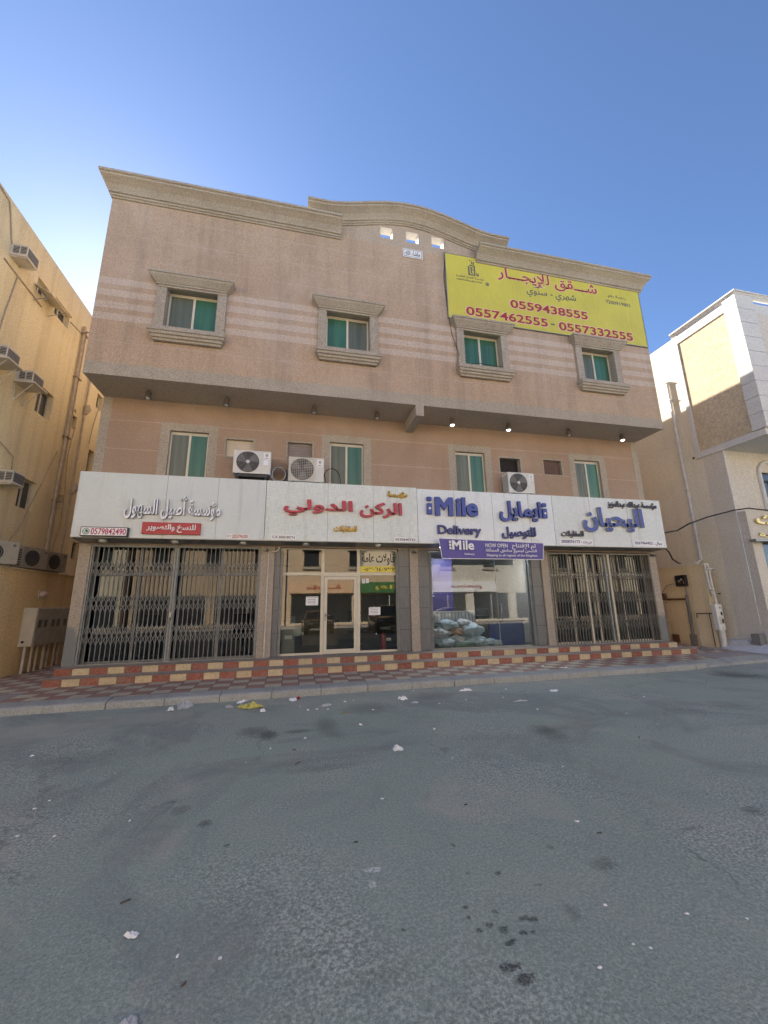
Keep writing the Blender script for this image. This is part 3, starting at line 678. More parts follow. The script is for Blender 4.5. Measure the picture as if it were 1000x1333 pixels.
# entrance steps: two risers of red and cream tiles
w = MB()
X0, X1 = -5.21, 12.14
w.quad((X0, 10.66, .145), (X1+.28, 10.66, .145), (X1+.28, 10.66, .305), (X0, 10.66, .305), 0)
w.quad((X0-.0, 10.645, .306), (X1+.28, 10.645, .306), (X1+.28, 11.06, .318), (X0, 11.06, .318), 1); w.quad((X0, 10.645, .306), (X0, 10.66, .295), (X1+.28, 10.66, .295), (X1+.28, 10.645, .306), 1)
w.quad((X0, 11.06, .318), (X1, 11.06, .318), (X1, 11.06, .47), (X0, 11.06, .47), 0)
w.quad((X0, 11.045, .471), (X1, 11.045, .471), (X1, YW+.2, .482), (X0, YW+.2, .482), 1); w.quad((X0, 11.045, .471), (X0, 11.06, .46), (X1, 11.06, .46), (X1, 11.045, .471), 1)
w.quad((X1+.28, 10.66, .14), (X1+.28, 11.6, .14), (X1+.28, 11.6, .306), (X1+.28, 10.66, .306), 0); w.quad((X1, 11.06, .306), (X1, 11.6, .306), (X1, 11.6, .47), (X1, 11.06, .47), 0)
w.quad((X1, 11.06, .312), (X1+.28, 11.06, .312), (X1+.28, 11.6, .318), (X1, 11.6, .318), 1); w.quad((X1, 11.05, .47), (XR_, 11.05, .47), (XR_, YW+.2, .48), (X1, YW+.2, .48), 1) if False else None
w.quad((X0, 10.66, .14), (X0, 11.6, .14), (X0, 11.6, .306), (X0, 10.66, .306), 1); w.quad((X0, 11.06, .306), (X0, 11.6, .306), (X0, 11.6, .471), (X0, 11.06, .471), 1)
part('entrance_steps', w, ['step_tile', 'step_tread'], B)

# folding lattice gates
def bar(m, a, b, t, d=.012, mi=0):
    a, b = Vector(a), Vector(b); v = (b-a); L = v.length; v.normalize(); side = Vector((0, 1, 0)).cross(v).normalized()*t/2; dep = Vector((0, d/2, 0))
    m.add([a-side-dep, a+side-dep, a+side+dep, a-side+dep, b-side-dep, b+side-dep, b+side+dep, b-side+dep],
          [(0, 1, 2, 3), (7, 6, 5, 4), (0, 4, 5, 1), (1, 5, 6, 2), (2, 6, 7, 3), (3, 7, 4, 0)], mi)
def lattice(x0, x1, z0, z1, y, n, zones, mat, jitter=.0, tb=.0135):
    m = MB(); xs = [x0+(x1-x0)*i/n+random.uniform(-jitter, jitter) for i in range(n+1)]
    for x in xs:
        bar(m, (x, y, z0), (x, y, z1), tb, .032)
    for (a, b) in zones:
        mid = (a+b)/2
        for i in range(n):
            for p, q in ((a, mid), (mid, a), (mid, b), (b, mid)):
                bar(m, (xs[i], y-.021 if p < q else y-.031, p), (xs[i+1], y-.021 if p < q else y-.031, q), tb*.8, .008)
        for x in xs:
            for zz in (a, mid, b): m.disc((x, y-.037, zz), (0, -1, 0), .012, 8)
    return m
g = thing('folding_gate', 'grey steel folding lattice gate drawn across the shop under the plain grey board', 'security gate', (-2.93, YW-.02, FLOOR))
yg = YW-.02
ZN = ((2.62, 2.98), (1.72, 2.14), (.94, 1.40))
part('lattice_leaf', lattice(-4.93, -3.08, FLOOR+.02, 3.33, yg, 17, ZN, 0), 'gate_steel', g)
part('lattice_leaf', lattice(-2.93, -.93, FLOOR+.02, 3.33, yg, 18, ZN, 0), 'gate_steel', g)
for a, b in ((-4.99, -4.95), (-3.055, -3.005), (-2.995, -2.945), (-.915, -.875)):
    w = MB(); w.bbox(a, b, yg-.03, yg+.03, FLOOR, 3.38, .004); part('gate_post', w, 'gate_steel', g)
w = MB(); w.bbox(-3.03, -2.97, yg-.055, yg-.031, 1.55, 1.70, .006); w.tube([(-3.0, yg-.06, 1.56), (-3.0, yg-.07, 1.50), (-2.97, yg-.07, 1.50), (-2.97, yg-.06, 1.56)], .007); part('padlock', w, 'steel_grey', g)
w = MB(); w.box(-4.99, -.875, yg-.04, yg+.04, 3.34, 3.39); part('top_rail', w, 'gate_steel', g)
w = MB(); w.box(-4.99, -.875, yg-.04, yg+.04, FLOOR+.001, FLOOR+.02); part('floor_track', w, 'steel_grey', g)

g = thing('folding_gate', 'brownish dense folding lattice gate with cream posts under the tall blue letters', 'security gate', (10.0, YW-.02, FLOOR))
ZN = ((2.50, 2.72), (1.76, 2.04), (.92, 1.34))
part('lattice_leaf', lattice(8.12, 9.36, FLOOR+.02, 3.30, yg, 12, ZN, 0, .006, .014), 'gate_steel_brown', g)
part('lattice_leaf', lattice(9.47, 10.14, FLOOR+.02, 3.30, yg, 6, ZN, 0, .008, .014), 'gate_steel_brown', g)
part('lattice_leaf', lattice(10.40, 11.96, FLOOR+.02, 3.30, yg, 15, ZN, 0, .008, .014), 'gate_steel_brown', g)
for a, b, k in ((8.06, 8.10, 'gate_steel_brown'), (9.385, 9.445, 'gate_cream'), (10.16, 10.22, 'gate_steel'), (10.30, 10.375, 'gate_cream'), (11.98, 12.015, 'gate_steel_brown')):
    w = MB(); w.bbox(a, b, yg-.03, yg+.03, FLOOR, 3.35, .004); part('gate_post', w, k, g)
w = MB(); w.box(8.06, 12.015, yg-.04, yg+.04, 3.31, 3.36); part('top_rail', w, 'gate_steel_brown', g)
w = MB(); w.box(8.06, 12.015, yg-.04, yg+.04, FLOOR+.001, FLOOR+.02); part('floor_track', w, 'steel_grey', g)
# stacks of folded gate beside the two middle shops
def stack(x0, x1, label, y=YW+.03):
    m = MB(); n = max(3, int((x1-x0)/.028))
    for i in range(n+1):
        x = x0+(x1-x0)*i/n; m.box(x-.006, x+.006, y-.02, y+.02+.012*(i % 2), FLOOR+.01, 3.3)
    for zz in (.75, 1.1, 1.75, 2.1, 2.7, 3.0): m.box(x0, x1, y-.03, y-.021, zz, zz+.012)
    return solo('folded_gate', m, 'gate_steel', label, 'security gate')
stack(-.33, -.27, 'grey lattice gate folded flat at the left jamb of the glass door shop'); stack(3.0, 3.05, 'grey lattice gate folded thin at the right jamb of the glass door shop')
stack(4.02, 4.08, 'grey lattice gate folded flat at the left jamb of the parcel shop'); stack(7.36, 7.43, 'grey lattice gate folded flat at the right jamb of the parcel shop')
# grey tile linings
for a, b in ((-.495, -.345), (3.06, 3.385), (3.655, 4.0), (7.45, 7.785)):
    w = MB(); w.box(a, b, YW+.0, YW+.3, FLOOR, 3.40); part('jamb_lining', w, 'grey_wall_tile', B)

# shopfronts
def rect_frame(m, x0, x1, z0, z1, y, t, d=.06, mi=0):
    m.box(x0, x0+t, y, y+d, z0, z1, mi); m.box(x1-t, x1, y, y+d, z0, z1, mi); m.box(x0+t, x1-t, y, y+d, z0, z0+t, mi); m.box(x0+t, x1-t, y, y+d, z1-t, z1, mi)
ys = YW+.12
sf = MB()
sf.box(-.34, -.27, ys, ys+.07, FLOOR+.005, 3.40); sf.box(3.0, 3.055, ys, ys+.07, FLOOR+.005, 3.40)
sf.box(.80, .885, ys-.005, ys+.07, FLOOR+.005, 3.40); sf.box(1.835, 1.92, ys-.005, ys+.07, FLOOR+.005, 3.40)
sf.box(-.27, .80, ys, ys+.07, 2.63, 2.71); sf.box(.885, 1.835, ys, ys+.07, 2.60, 2.71); sf.box(1.92, 3.0, ys, ys+.07, 2.63, 2.71)
sf.box(-.27, .80, ys, ys+.07, FLOOR+.005, FLOOR+.06); sf.box(1.92, 3.0, ys, ys+.07, FLOOR+.005, FLOOR+.06)
sf.box(-.27, .80, ys, ys+.07, 3.36, 3.40); sf.box(.885, 1.835, ys, ys+.07, 3.36, 3.40); sf.box(1.92, 3.0, ys, ys+.07, 3.36, 3.40)
SF = part('shopfront', sf, 'cream_aluminium', B)
gl = MB()
for x0, x1, z0, z1 in ((-.27, .80, FLOOR+.06, 2.63), (1.92, 3.0, FLOOR+.06, 2.63), (-.27, .80, 2.71, 3.36), (.885, 1.835, 2.71, 3.36), (1.92, 3.0, 2.71, 3.36)):
    p = MB(); p.quad((x0, ys+.03, z0), (x1, ys+.03, z0), (x1, ys+.03, z1), (x0, ys+.03, z1)); part('pane', p, 'shop_glass', SF)
d = MB(); rect_frame(d, .893, 1.827, FLOOR+.012, 2.592, ys-.02, .085, .05); d.box(.893+.085, 1.827-.085, ys-.02, ys+.03, FLOOR+.097, FLOOR+.13)
D = part('shop_door', d, 'cream_aluminium', B)
p = MB(); p.quad((.978, ys+.008, FLOOR+.13), (1.742, ys+.008, FLOOR+.13), (1.742, ys+.008, 2.507), (.978, ys+.008, 2.507)); part('pane', p, 'shop_glass', D)
h = MB(); h.bbox(.915, .955, ys-.032, ys-.02, 1.38, 1.58, .004); h.tube([(.935, ys-.03, 1.52), (.935, ys-.075, 1.52), (1.06, ys-.075, 1.52)], .011); h.disc((.935, ys-.034, 1.42), (0, -1, 0), .012, 10); part('handle', h, 'steel_grey', D)
# painted advertising panel behind the top right light
P_ = MB(); P_.box(1.93, 2.99, ys+.033, ys+.037, 2.72, 3.35); P_.box(1.93, 2.99, ys+.026, ys+.029, 2.72, 2.90, 1)
text_into(P_, 'قاولات عامة', 1.98, 2.985, 2.93, 3.29, ys+.031, .004, .03, 2, rot=0)
text_into(P_, '\u0660\u0665\u0663\u0660\u0666\u0664\u0660\u0667\u0663\u0662', 2.02, 2.985, 2.755, 2.87, ys+.0255, .003, .03, 2)
solo('window_advert', P_, ['print_white', 'strip_yellow', 'ink_black'], 'white and yellow contracting notice behind the glass above the white framed notice', 'sign')

# parcel shop: frameless glass
sf = MB(); sf.box(4.05, 4.09, ys, ys+.05, FLOOR+.004, 3.38); sf.box(7.34, 7.38, ys, ys+.05, FLOOR+.004, 3.38); sf.box(4.09, 7.34, ys, ys+.05, FLOOR+.004, FLOOR+.03); sf.box(4.09, 7.34, ys, ys+.05, 3.34, 3.38); sf.box(6.245, 6.253, ys+.01, ys+.034, FLOOR+.03, 3.34)
SF3 = part('glass_shopfront', sf, 'steel_grey', B)
for a, b in ((4.09, 6.245), (6.253, 7.34)):
    p = MB(); p.quad((a, ys+.022, FLOOR+.03), (b, ys+.022, FLOOR+.03), (b, ys+.022, 3.34), (a, ys+.022, 3.34)); part('pane', p, 'shop_glass_clear', SF3)
h = MB(); h.tube([(6.33, ys+.02, 1.2), (6.33, ys-.05, 1.2), (6.33, ys-.05, 1.75), (6.33, ys+.02, 1.75)], .014); part('pull_handle', h, 'steel_grey', SF3)
# glazing behind the two gated shops
for x0, x1, ms in ((-4.99, -.89, (-3.9, -2.9, -1.9)), (8.06, 12.01, (9.0, 9.95, 10.95))):
    sf = MB(); yy = ys+.1
    sf.box(x0, x0+.05, yy, yy+.06, FLOOR+.004, 3.38); sf.box(x1-.05, x1, yy, yy+.06, FLOOR+.004, 3.38); sf.box(x0+.05, x1-.05, yy, yy+.06, 2.62, 2.68); sf.box(x0+.05, x1-.05, yy, yy+.06, FLOOR+.004, FLOOR+.05)
    for mm in ms: sf.box(mm-.03, mm+.03, yy-.003, yy+.063, FLOOR+.05, 3.38)
    f = part('shopfront', sf, 'cream_aluminium' if x0 > 0 else 'gate_steel', B)
    p = MB(); p.quad((x0+.05, yy+.03, FLOOR+.05), (x1-.05, yy+.03, FLOOR+.05), (x1-.05, yy+.03, 3.38), (x0+.05, yy+.03, 3.38)); part('pane', p, 'shop_glass_dark', f)

# ================================================================== SIGNS
def board(x0, x1, z1, mat, label, joints=(), zt=None):
    t = thing('sign_board', label, 'shop sign', ((x0+x1)/2, YS, 3.5), 'fascia signs over the four shops')
    m = MB(); m.bbox(x0+.006, x1-.006, YS, YW-.004, 3.5, z1, .006)
    part('panel', m, mat, t)
    if joints:
        for j in joints:
            m = MB(); m.box(j-.003, j+.003, YS-.0025, YS+.01, 3.508, z1-.008); part('panel_joint', m, 'ink_grey', t)
    m = MB(); m.box(x0+.006, x1-.006, YS-.004, YS+.02, 3.494, 3.512); part('lower_edge', m, 'steel_grey', t)
    return t
YT = YS-.012
s1 = board(XL-.005, -.775, 5.17, 'panel_grey', 'plain grey sign board with raised white Arabic letters above the grey gate', (-3.25, -2.0))
m = MB(); text_into(m, 'مؤسسة أصيل السهول', -4.16, -1.90, 3.98, 4.62, YT, .07, .035, 0, 1); part('lettering', m, ['white_letter', 'letter_side'], s1)
m = MB(); m.box(-1.71, -1.17, YS-.006, YS-.001, 3.535, 3.655); text_into(m, 'C.T', -1.70, -1.60, 3.565, 3.625, YS-.006, .003, .02, 2); text_into(m, '2052796300', -1.575, -1.19, 3.55, 3.64, YS-.006, .003, .03, 1); part('number_strip', m, ['print_white', 'print_red', 'ink_black'], s1)
t = thing('sign_plate', 'small red plate with white Arabic writing below the white letters of the grey board', 'sign', (-3.03, YS-.02, 3.6))
m = MB(); m.bbox(-3.71, -2.35, YS-.07, YS-.008, 3.60, 3.905, .012); part('plate', m, 'plate_red', t)
m = MB(); text_into(m, 'للنسخ والتصوير', -3.60, -2.46, 3.645, 3.86, YS-.0705, .012, .03); part('lettering', m, 'print_white', t)
t = thing('light_box', 'white phone number light box with dark rim at the lower left of the grey board', 'sign', (-4.5, YS-.04, 3.52))
m = MB(); m.bbox(-5.03, -4.0, YS-.10, YS-.008, 3.515, 3.745, .008); part('casing', m, 'black_paint', t)
m = MB(); m.box(-5.01, -4.025, YS-.104, YS-.099, 3.535, 3.725); part('face', m, 'print_white', t)
m = MB(); text_into(m, '0579842490', -4.80, -4.04, 3.555, 3.71, YS-.1045, .004, .025); part('lettering', m, 'print_magenta', t)
m = MB(); m.disc((-4.905, YS-.1055, 3.63), (0, -1, 0), .078, 28, 0); m.disc((-4.905, YS-.107, 3.63), (0, -1, 0), .062, 28, 1, .048); m.tube([(-4.925, YS-.107, 3.665), (-4.935, YS-.107, 3.63), (-4.915, YS-.107, 3.605), (-4.885, YS-.107, 3.595)], .009, 6, 1); part('phone_symbol', m, ['logo_green', 'print_white'], t)

s2 = board(-.775, 3.525, 5.17, 'panel_weave', 'pale woven-texture sign board with red and gold Arabic letters above the glass door', (.90, 2.20))
m = MB(); text_into(m, 'الدولي', -.30, 1.60, 4.20, 4.66, YT, .07, .042, 0, 1); part('lettering', m, ['red_letter', 'plate_red'], s2); m = MB(); text_into(m, 'الركن', 1.80, 3.04, 4.20, 4.66, YT, .07, .042, 0, 1); part('lettering', m, ['red_letter', 'plate_red'], s2)
m = MB(); text_into(m, 'مؤسسة', 2.62, 3.22, 4.80, 5.02, YT, .05, .045); part('gold_lettering', m, 'gold_letter', s2); m = MB(); text_into(m, 'للمقاولات', 1.07, 1.72, 3.75, 3.96, YT, .05, .045); part('gold_lettering', m, 'gold_letter', s2)
for x0, x1, b in ((-.59, .06, 'C.R 2050180716'), (2.81, 3.46, '0530640732')):
    m = MB(); m.box(x0, x1, YS-.006, YS-.001, 3.535, 3.665); text_into(m, b, x0+.03, x1-.03, 3.565, 3.635, YS-.006, .003, .025, 1); part('number_strip', m, ['print_white', 'ink_black'], s2)

s3 = board(3.525, 8.06, 5.145, 'panel_white', 'white sign board with blue courier company letters in English and Arabic', (4.7, 5.95, 7.2))
m = MB(); z0, z1 = 4.33, 4.92
letter_m(m, 4.06, 4.63, z0, z1-.02, YT, .08, .15, 0, 1); text_into(m, 'ile', 4.73, 5.43, z0, z1, YT, .08, .07, 0, 1)
for za, zb in ((4.36, 4.70),): m.bbox(3.80, 3.965, YT-.08, YT, za, zb, .03)
m.bbox(3.80, 3.965, YT-.08, YT, 4.76, 4.90, .05)
part('lettering', m, ['blue_letter', 'navy_letter'], s3); m = MB(); text_into(m, 'ايمايل', 6.15, 7.60, 4.22, 4.88, YT, .08, .048, 0, 1)
m.bbox(7.64, 7.80, YT-.08, YT, 4.36, 4.68, .03); m.bbox(7.64, 7.80, YT-.08, YT, 4.73, 4.86, .05)
part('lettering', m, ['blue_letter', 'navy_letter'], s3)
for x, z in ((3.885, 4.54), (7.72, 4.52)):
    m = MB(); m.disc((x, YT-.083, z), (0, -1, 0), .038, 16); part('logo_dot', m, 'print_white', s3)
m = MB(); text_into(m, 'Delivery', 4.12, 5.50, 3.70, 4.05, YT, .06, .05, 0, 0); part('small_lettering', m, 'navy_letter', s3); m = MB(); text_into(m, 'للتوصيل', 6.19, 7.34, 3.68, 4.06, YT, .06, .042, 0, 0); part('small_lettering', m, 'navy_letter', s3)

s4 = board(8.06, XR_+.005, 5.145, 'panel_white_b', 'pale grey sign board with tall blue Arabic letters above the brown gate', (9.45, 10.9))
m = MB(); text_into(m, 'اليحيان', 9.09, 11.43, 3.97, 4.80, YT, .08, .045, 0, 1); part('lettering', m, ['blue_letter', 'letter_side'], s4)
m = MB(); text_into(m, 'مؤسسة عبدالله عبدالعزيز', 10.15, 12.10, 4.79, 5.05, YT, .04, .03); part('small_lettering', m, 'ink_grey', s4); m = MB(); text_into(m, 'للمقاولات', 8.26, 9.07, 3.76, 4.0, YT, .04, .03); part('small_lettering', m, 'ink_grey', s4)
for x0, x1, b in ((8.20, 9.40, 'س.ت : 2050076173'), (10.98, 12.16, 'جوال : 0567964452')):
    m = MB(); m.box(x0, x1, YS-.006, YS-.001, 3.545, 3.735); text_into(m, b, x0+.04, x1-.04, 3.575, 3.70, YS-.006, .003, .025, 1); part('number_strip', m, ['print_white', 'print_purple'], s4)

t = thing('banner', 'purple banner with white writing and white rim hung below the courier sign', 'banner', (5.75, 10.72, 3.04))
def ban(u, v, d=0.0): return (4.06+u*3.41+(.09*(1-v) if u < .5 else -.05*(1-v)), 10.74-d, 3.04+.0+v*.60-.085*u*v)
m = MB(); n = 16
for (e, d, mi) in ((0.0, 0, 0), (.018, .004, 1)):
    vs = []
    for j in (0, 1):
        for i in range(n+1):
            u, v = e*.3+(1-e*.6)*i/n, (e*1.8 if j == 0 else 1-e*1.8)
            p = ban(u, v); vs.append((p[0], p[1]-d+.012*math.sin(u*9)+.02*(1-v), p[2]))
    m.add(vs, [(i, i+1, n+2+i, n+1+i) for i in range(n)], mi)
part('sheet', m, ['print_white', 'banner_purple'], t)
m = MB(); yb = 10.708
letter_m(m, 4.455, 4.74, 3.30, 3.57, yb, .006, .07); text_into(m, 'ile', 4.79, 5.14, 3.30, 3.58, yb, .006, .05)
for i, zz in enumerate((3.31, 3.40, 3.49)): m.box(4.37, 4.43, yb-.006, yb, zz, zz+.068)
part('lettering', m, 'print_white', t); m = MB(); text_into(m, 'Delivery', 4.83, 5.14, 3.135, 3.205, yb, .006, .015)
part('lettering', m, 'print_white', t); m = MB(); text_into(m, 'NOW OPEN', 5.50, 6.22, 3.385, 3.50, yb, .006, .012); part('lettering', m, 'print_white', t); m = MB(); text_into(m, 'تم الإفتتاح', 6.36, 7.16, 3.33, 3.515, yb, .006, .02)
part('lettering', m, 'print_white', t); m = MB(); text_into(m, 'الشحن لجميع مناطق المملكة', 5.50, 7.18, 3.215, 3.345, yb, .006, .02); part('lettering', m, 'print_white', t); m = MB(); text_into(m, 'Shipping to all regions of the Kingdom', 5.52, 7.18, 3.10, 3.19, yb, .006, .012)
part('lettering', m, 'print_white', t)
for x in (4.2, 7.3):
    m = MB(); m.tube([(x, 10.74, 3.58), (x, 10.80, 3.66), (x, 10.94, 3.70)], .006, 6); part('tie', m, 'white_plastic', t)

t = thing('billboard', 'large yellow rental billboard with dark red phone numbers on the top storey', 'billboard', (8.4, YU-.02, 10.69))
m = MB(); m.box(4.575, 12.21, YU-.05, YU-.012, 10.69, 13.18); part('sheet', m, 'banner_yellow', t)
m = MB(); rect_frame(m, 4.555, 12.235, 10.67, 13.185, YU-.058, .02, .05); part('rim', m, 'steel_grey', t)
yb = YU-.0505
def outlined(body, x0, x1, z0, z1, bold, o):
    m = MB(); text_into(m, body, x0-o, x1+o, z0-o, z1+o, yb, .004, bold+.035); part('outline', m, 'print_pink', t)
    m = MB(); text_into(m, body, x0, x1, z0, z1, yb-.0045, .004, bold); part('lettering', m, 'print_red', t)
outlined('شـــقق للإيجـــار', 6.45, 10.38, 12.42, 13.0, .02, .018)
outlined('0559438555', 6.82, 9.83, 11.42, 11.75, .045, .022)
outlined('0557462555', 5.19, 8.18, 10.875, 11.205, .045, .022)
outlined('0557332555', 8.60, 11.62, 10.835, 11.165, .045, .022)
m = MB(); m.box(8.30, 8.44, yb-.005, yb, 11.0, 11.045)
text_into(m, 'شهري - سنوي', 7.5, 9.45, 12.0, 12.36, yb, .004, .015); part('dark_lettering', m, 'ink_grey', t); m = MB(); text_into(m, 'رخصة رقم', 10.84, 11.60, 12.52, 12.70, yb, .004, .008)
part('dark_lettering', m, 'ink_grey', t); m = MB(); text_into(m, '7200919801', 10.71, 11.75, 12.28, 12.42, yb, .004, .02)
part('dark_lettering', m, 'ink_grey', t); m = MB(); text_into(m, 'مؤسسة الابداع العقارية', 4.92, 5.92, 12.28, 12.40, yb, .004, .006); part('dark_lettering', m, 'ink_grey', t); m = MB(); text_into(m, 'ALEBDAA REAL ESTATE EST.', 4.92, 5.87, 12.19, 12.245, yb, .004, .01)
part('dark_lettering', m, 'ink_grey', t)
m = MB()      # square-kufic style tower emblem and a round stamp
for x0, x1, z0, z1 in ((5.37, 5.42, 12.45, 12.80), (5.37, 5.62, 12.45, 12.49), (5.58, 5.62, 12.45, 12.86), (5.42, 5.62, 12.82, 12.86), (5.46, 5.50, 12.53, 12.78), (5.46, 5.58, 12.66, 12.69), (5.50, 5.55, 12.53, 12.56), (5.48, 5.56, 12.74, 12.77), (5.66, 5.74, 12.45, 12.49), (5.66, 5.69, 12.49, 12.58), (5.71, 5.74, 12.49, 12.56), (5.50, 5.53, 12.90, 13.02), (5.50, 5.60, 12.90, 12.93), (5.57, 5.60, 12.93, 13.0), (5.44, 5.47, 13.0, 13.06)):
    m.box(x0, x1, yb-.004, yb, z0, z1)
part('emblem', m, 'ink_grey', t); m = MB(); m.disc((6.03, yb-.004, 12.20), (0, -1, 0), .07, 20); m.disc((6.03, yb-.0055, 12.20), (0, -1, 0), .05, 20, 1, .035)
part('stamp', m, ['ink_grey', 'banner_yellow'], t)
t = thing('wall_plaque', 'small white plaque with black Arabic writing under the parapet openings', 'plaque', (3.45, YU-.02, 12.74))
m = MB(); m.bbox(3.12, 3.79, YU-.035, YU-.004, 12.745, 13.07, .008); part('plate', m, 'print_white', t)
m = MB(); rect_frame(m, 3.15, 3.76, 12.775, 13.04, YU-.038, .012, .004); text_into(m, 'ماشاء الله', 3.21, 3.70, 12.82, 13.0, YU-.036, .003, .012); part('lettering', m, 'ink_black', t)

# ================================================================== AIR CONDITIONERS ON THE SIGNS
def condenser(x0, z0, w, h, y0, d, label, logo, grille):
    t = thing('condenser_unit', label, 'air conditioner', (x0+w/2, y0+d/2, z0), 'outdoor units standing on the fascia signs')
    m = MB(); m.bbox(x0, x0+w, y0, y0+d, z0+.03, z0+h, .018)
    m.box(x0-.004, x0+w+.004, y0-.004, y0+d+.004, z0+h-.05, z0+h-.046)
    part('casing', m, 'ac_white', t)
    for fx in (.12, .82):
        m = MB(); m.box(x0+w*fx, x0+w*fx+.06, y0-.01, y0+d+.01, z0, z0+.03); part('foot', m, 'ac_dark', t)
    cx, cz, r = x0+w*.385, z0+.03+(h-.03)*.5, h*.43
    m = MB(); m.disc((cx, y0-.002, cz), (0, -1, 0), r, 40, 0)
    for k in range(3):
        a0 = k*2.094+.3; vs = []
        for j in range(7):
            a = a0+j*.16
            vs += [(cx+math.cos(a)*r*.2, y0-.004-.0012*j, cz+math.sin(a)*r*.2), (cx+math.cos(a-.25)*r*.93, y0-.004-.0012*j, cz+math.sin(a-.25)*r*.93)]
        m.add(vs, [(2*j, 2*j+1, 2*j+3, 2*j+2) for j in range(6)], 1)
    part('fan', m, ['ac_dark', 'fan_grey'], t)
    m = MB()
    if grille == 'rings':
        for k in range(1, 13): m.disc((cx, y0-.016, cz), (0, -1, 0), r*k/12.0, 40, 0, r*k/12.0-.0045)
        for k in range(10):
            a = k*.628; m.tube([(cx+math.cos(a)*r*.15, y0-.013, cz+math.sin(a)*r*.15), (cx+math.cos(a)*r, y0-.013, cz+math.sin(a)*r)], .0035, 5)
        m.disc((cx, y0-.019, cz), (0, -1, 0), r*.17, 24, 1)
    else:
        gx0, gx1, gz0, gz1 = cx-r*1.12, cx+r*1.12, cz-r*1.06, cz+r*1.06
        for k in range(15):
            x = gx0+(gx1-gx0)*k/14; m.box(x-.003, x+.003, y0-.020, y0-.016, gz0, gz1)
            z = gz0+(gz1-gz0)*k/14; m.box(gx0, gx1, y0-.016, y0-.012, z-.003, z+.003)
    part('fan_guard', m, ['ac_coil' if grille == 'rings' else 'ac_beige', 'ac_white'], t)
    m = MB(); m.box(x0+w*.80, x0+w*.97, y0-.003, y0, z0+h*.66, z0+h*.93, 0)
    m.disc((x0+w*.885, y0-.005, z0+h*.83), (0, -1, 0), .038, 18, 1, .018); m.box(x0+w*.83, x0+w*.94, y0-.005, y0-.002, z0+h*.70, z0+h*.72, 1)
    if logo == 2: m.box(x0+w*.80, x0+w*.93, y0-.004, y0-.001, z0+h*.42, z0+h*.62, 2)
    part('badge', m, ['print_white', 'ink_grey' if logo != 3 else 'letter_side', 'white_letter'], t)
    m = MB()
    for k in range(9): m.box(x0-.002, x0+.002, y0+.03, y0+d-.03, z0+.09+k*h*.088, z0+.115+k*h*.088)
    part('side_louvre', m, 'ac_coil', t)
    return t
condenser(-1.69, 5.32, .99, .70, 10.97, .34, 'white outdoor unit with round fan raised on a black bracket above the grey board', 2, 'rings')
condenser(-.215, 5.175, .99, .755, 10.99, .36, 'dusty white outdoor unit with square fan grille on the woven-texture board', 1, 'square')
condenser(6.60, 5.15, .93, .72, 10.98, .36, 'white outdoor unit standing alone on the blue lettered courier sign', 3, 'rings')
m = MB(); m.box(-1.62, -.76, 10.96, 11.32, 5.255, 5.32)
for x in (-1.58, -.84): m.box(x, x+.05, 10.98, 11.3, 5.17, 5.255)
solo('mounting_bracket', m, 'black_paint', 'black steel bracket under the raised outdoor unit on the grey sign', 'bracket')
m = MB()
for k in range(4):
    pts = [(-.475+(.185+.012*k)*math.cos(a*.2618), 11.12+.035*k+.01*math.sin(a), 5.42+(.205+.008*k)*math.sin(a*.2618)) for a in range(25)]
    m.tube(pts, .024, 8)
m.tube([(-.72, 11.1, 5.5), (-.68, 11.1, 5.3), (-.6, 11.12, 5.22), (-.45, 11.15, 5.2)], .022, 8)
solo('hose_coil', m, 'pipe_white' if False else 'steel_grey', 'coiled insulated hose between the two left outdoor units', 'hose')
m = MB(); pts = [(.775+.24*(1-math.cos(a)), 11.1, 5.35+.32*math.sin(a)) for a in [i*math.pi/14 for i in range(15)]]; pts[-1] = (1.27, 11.1, 5.18); m.tube(pts, .013, 6)
m.tube([(.80, 11.12, 5.52), (.83, 11.12, 5.3), (.86, 11.12, 5.17)], .012, 6)
solo('cable', m, 'black_rubber', 'black cable looping from the square-grilled outdoor unit onto the sign', 'cable')

# ================================================================== LAMPS
lit = {4: 1, 5: 1, 7: 1}
names = ['unlit downlight under the overhang at the far left end', 'unlit downlight under the overhang above the leftmost condenser', 'unlit downlight under the overhang above the square-grilled condenser', 'unlit downlight under the overhang just left of the beam', 'lit downlight under the overhang just right of the beam', 'lit downlight under the overhang above the lone condenser', 'unlit downlight under the overhang between two lit ones', 'lit downlight under the overhang at its right end']
for i, (x, y) in enumerate(((-3.96, 10.93), (-1.97, 10.93), (.45, 10.93), (2.33, 10.93), (4.77, 10.93), (6.73, 10.93), (9.0, 10.93), (11.15, 10.93))):
    t = thing('downlight', names[i], 'lamp', (x, y, 7.53), 'downlights under the overhang')
    m = MB(); m.cyl((x, y, 7.525), (0, 0, -1), .035, .05, 12); m.tube([(x, y, 7.475), (x, y-.01, 7.45), (x, y-.02, 7.28)], [.06, .078, .082], 20, cap=False); m.disc((x, y, 7.476), (0, 0, 1), .06, 20); part('can', m, 'lamp_bronze', t)
    m = MB(); m.cyl((x, y-.018, 7.30), (0, 0, -1), .066, .035, 18, 0, .045); part('bulb', m, 'lamp_lit' if i in lit else 'lamp_glass', t)
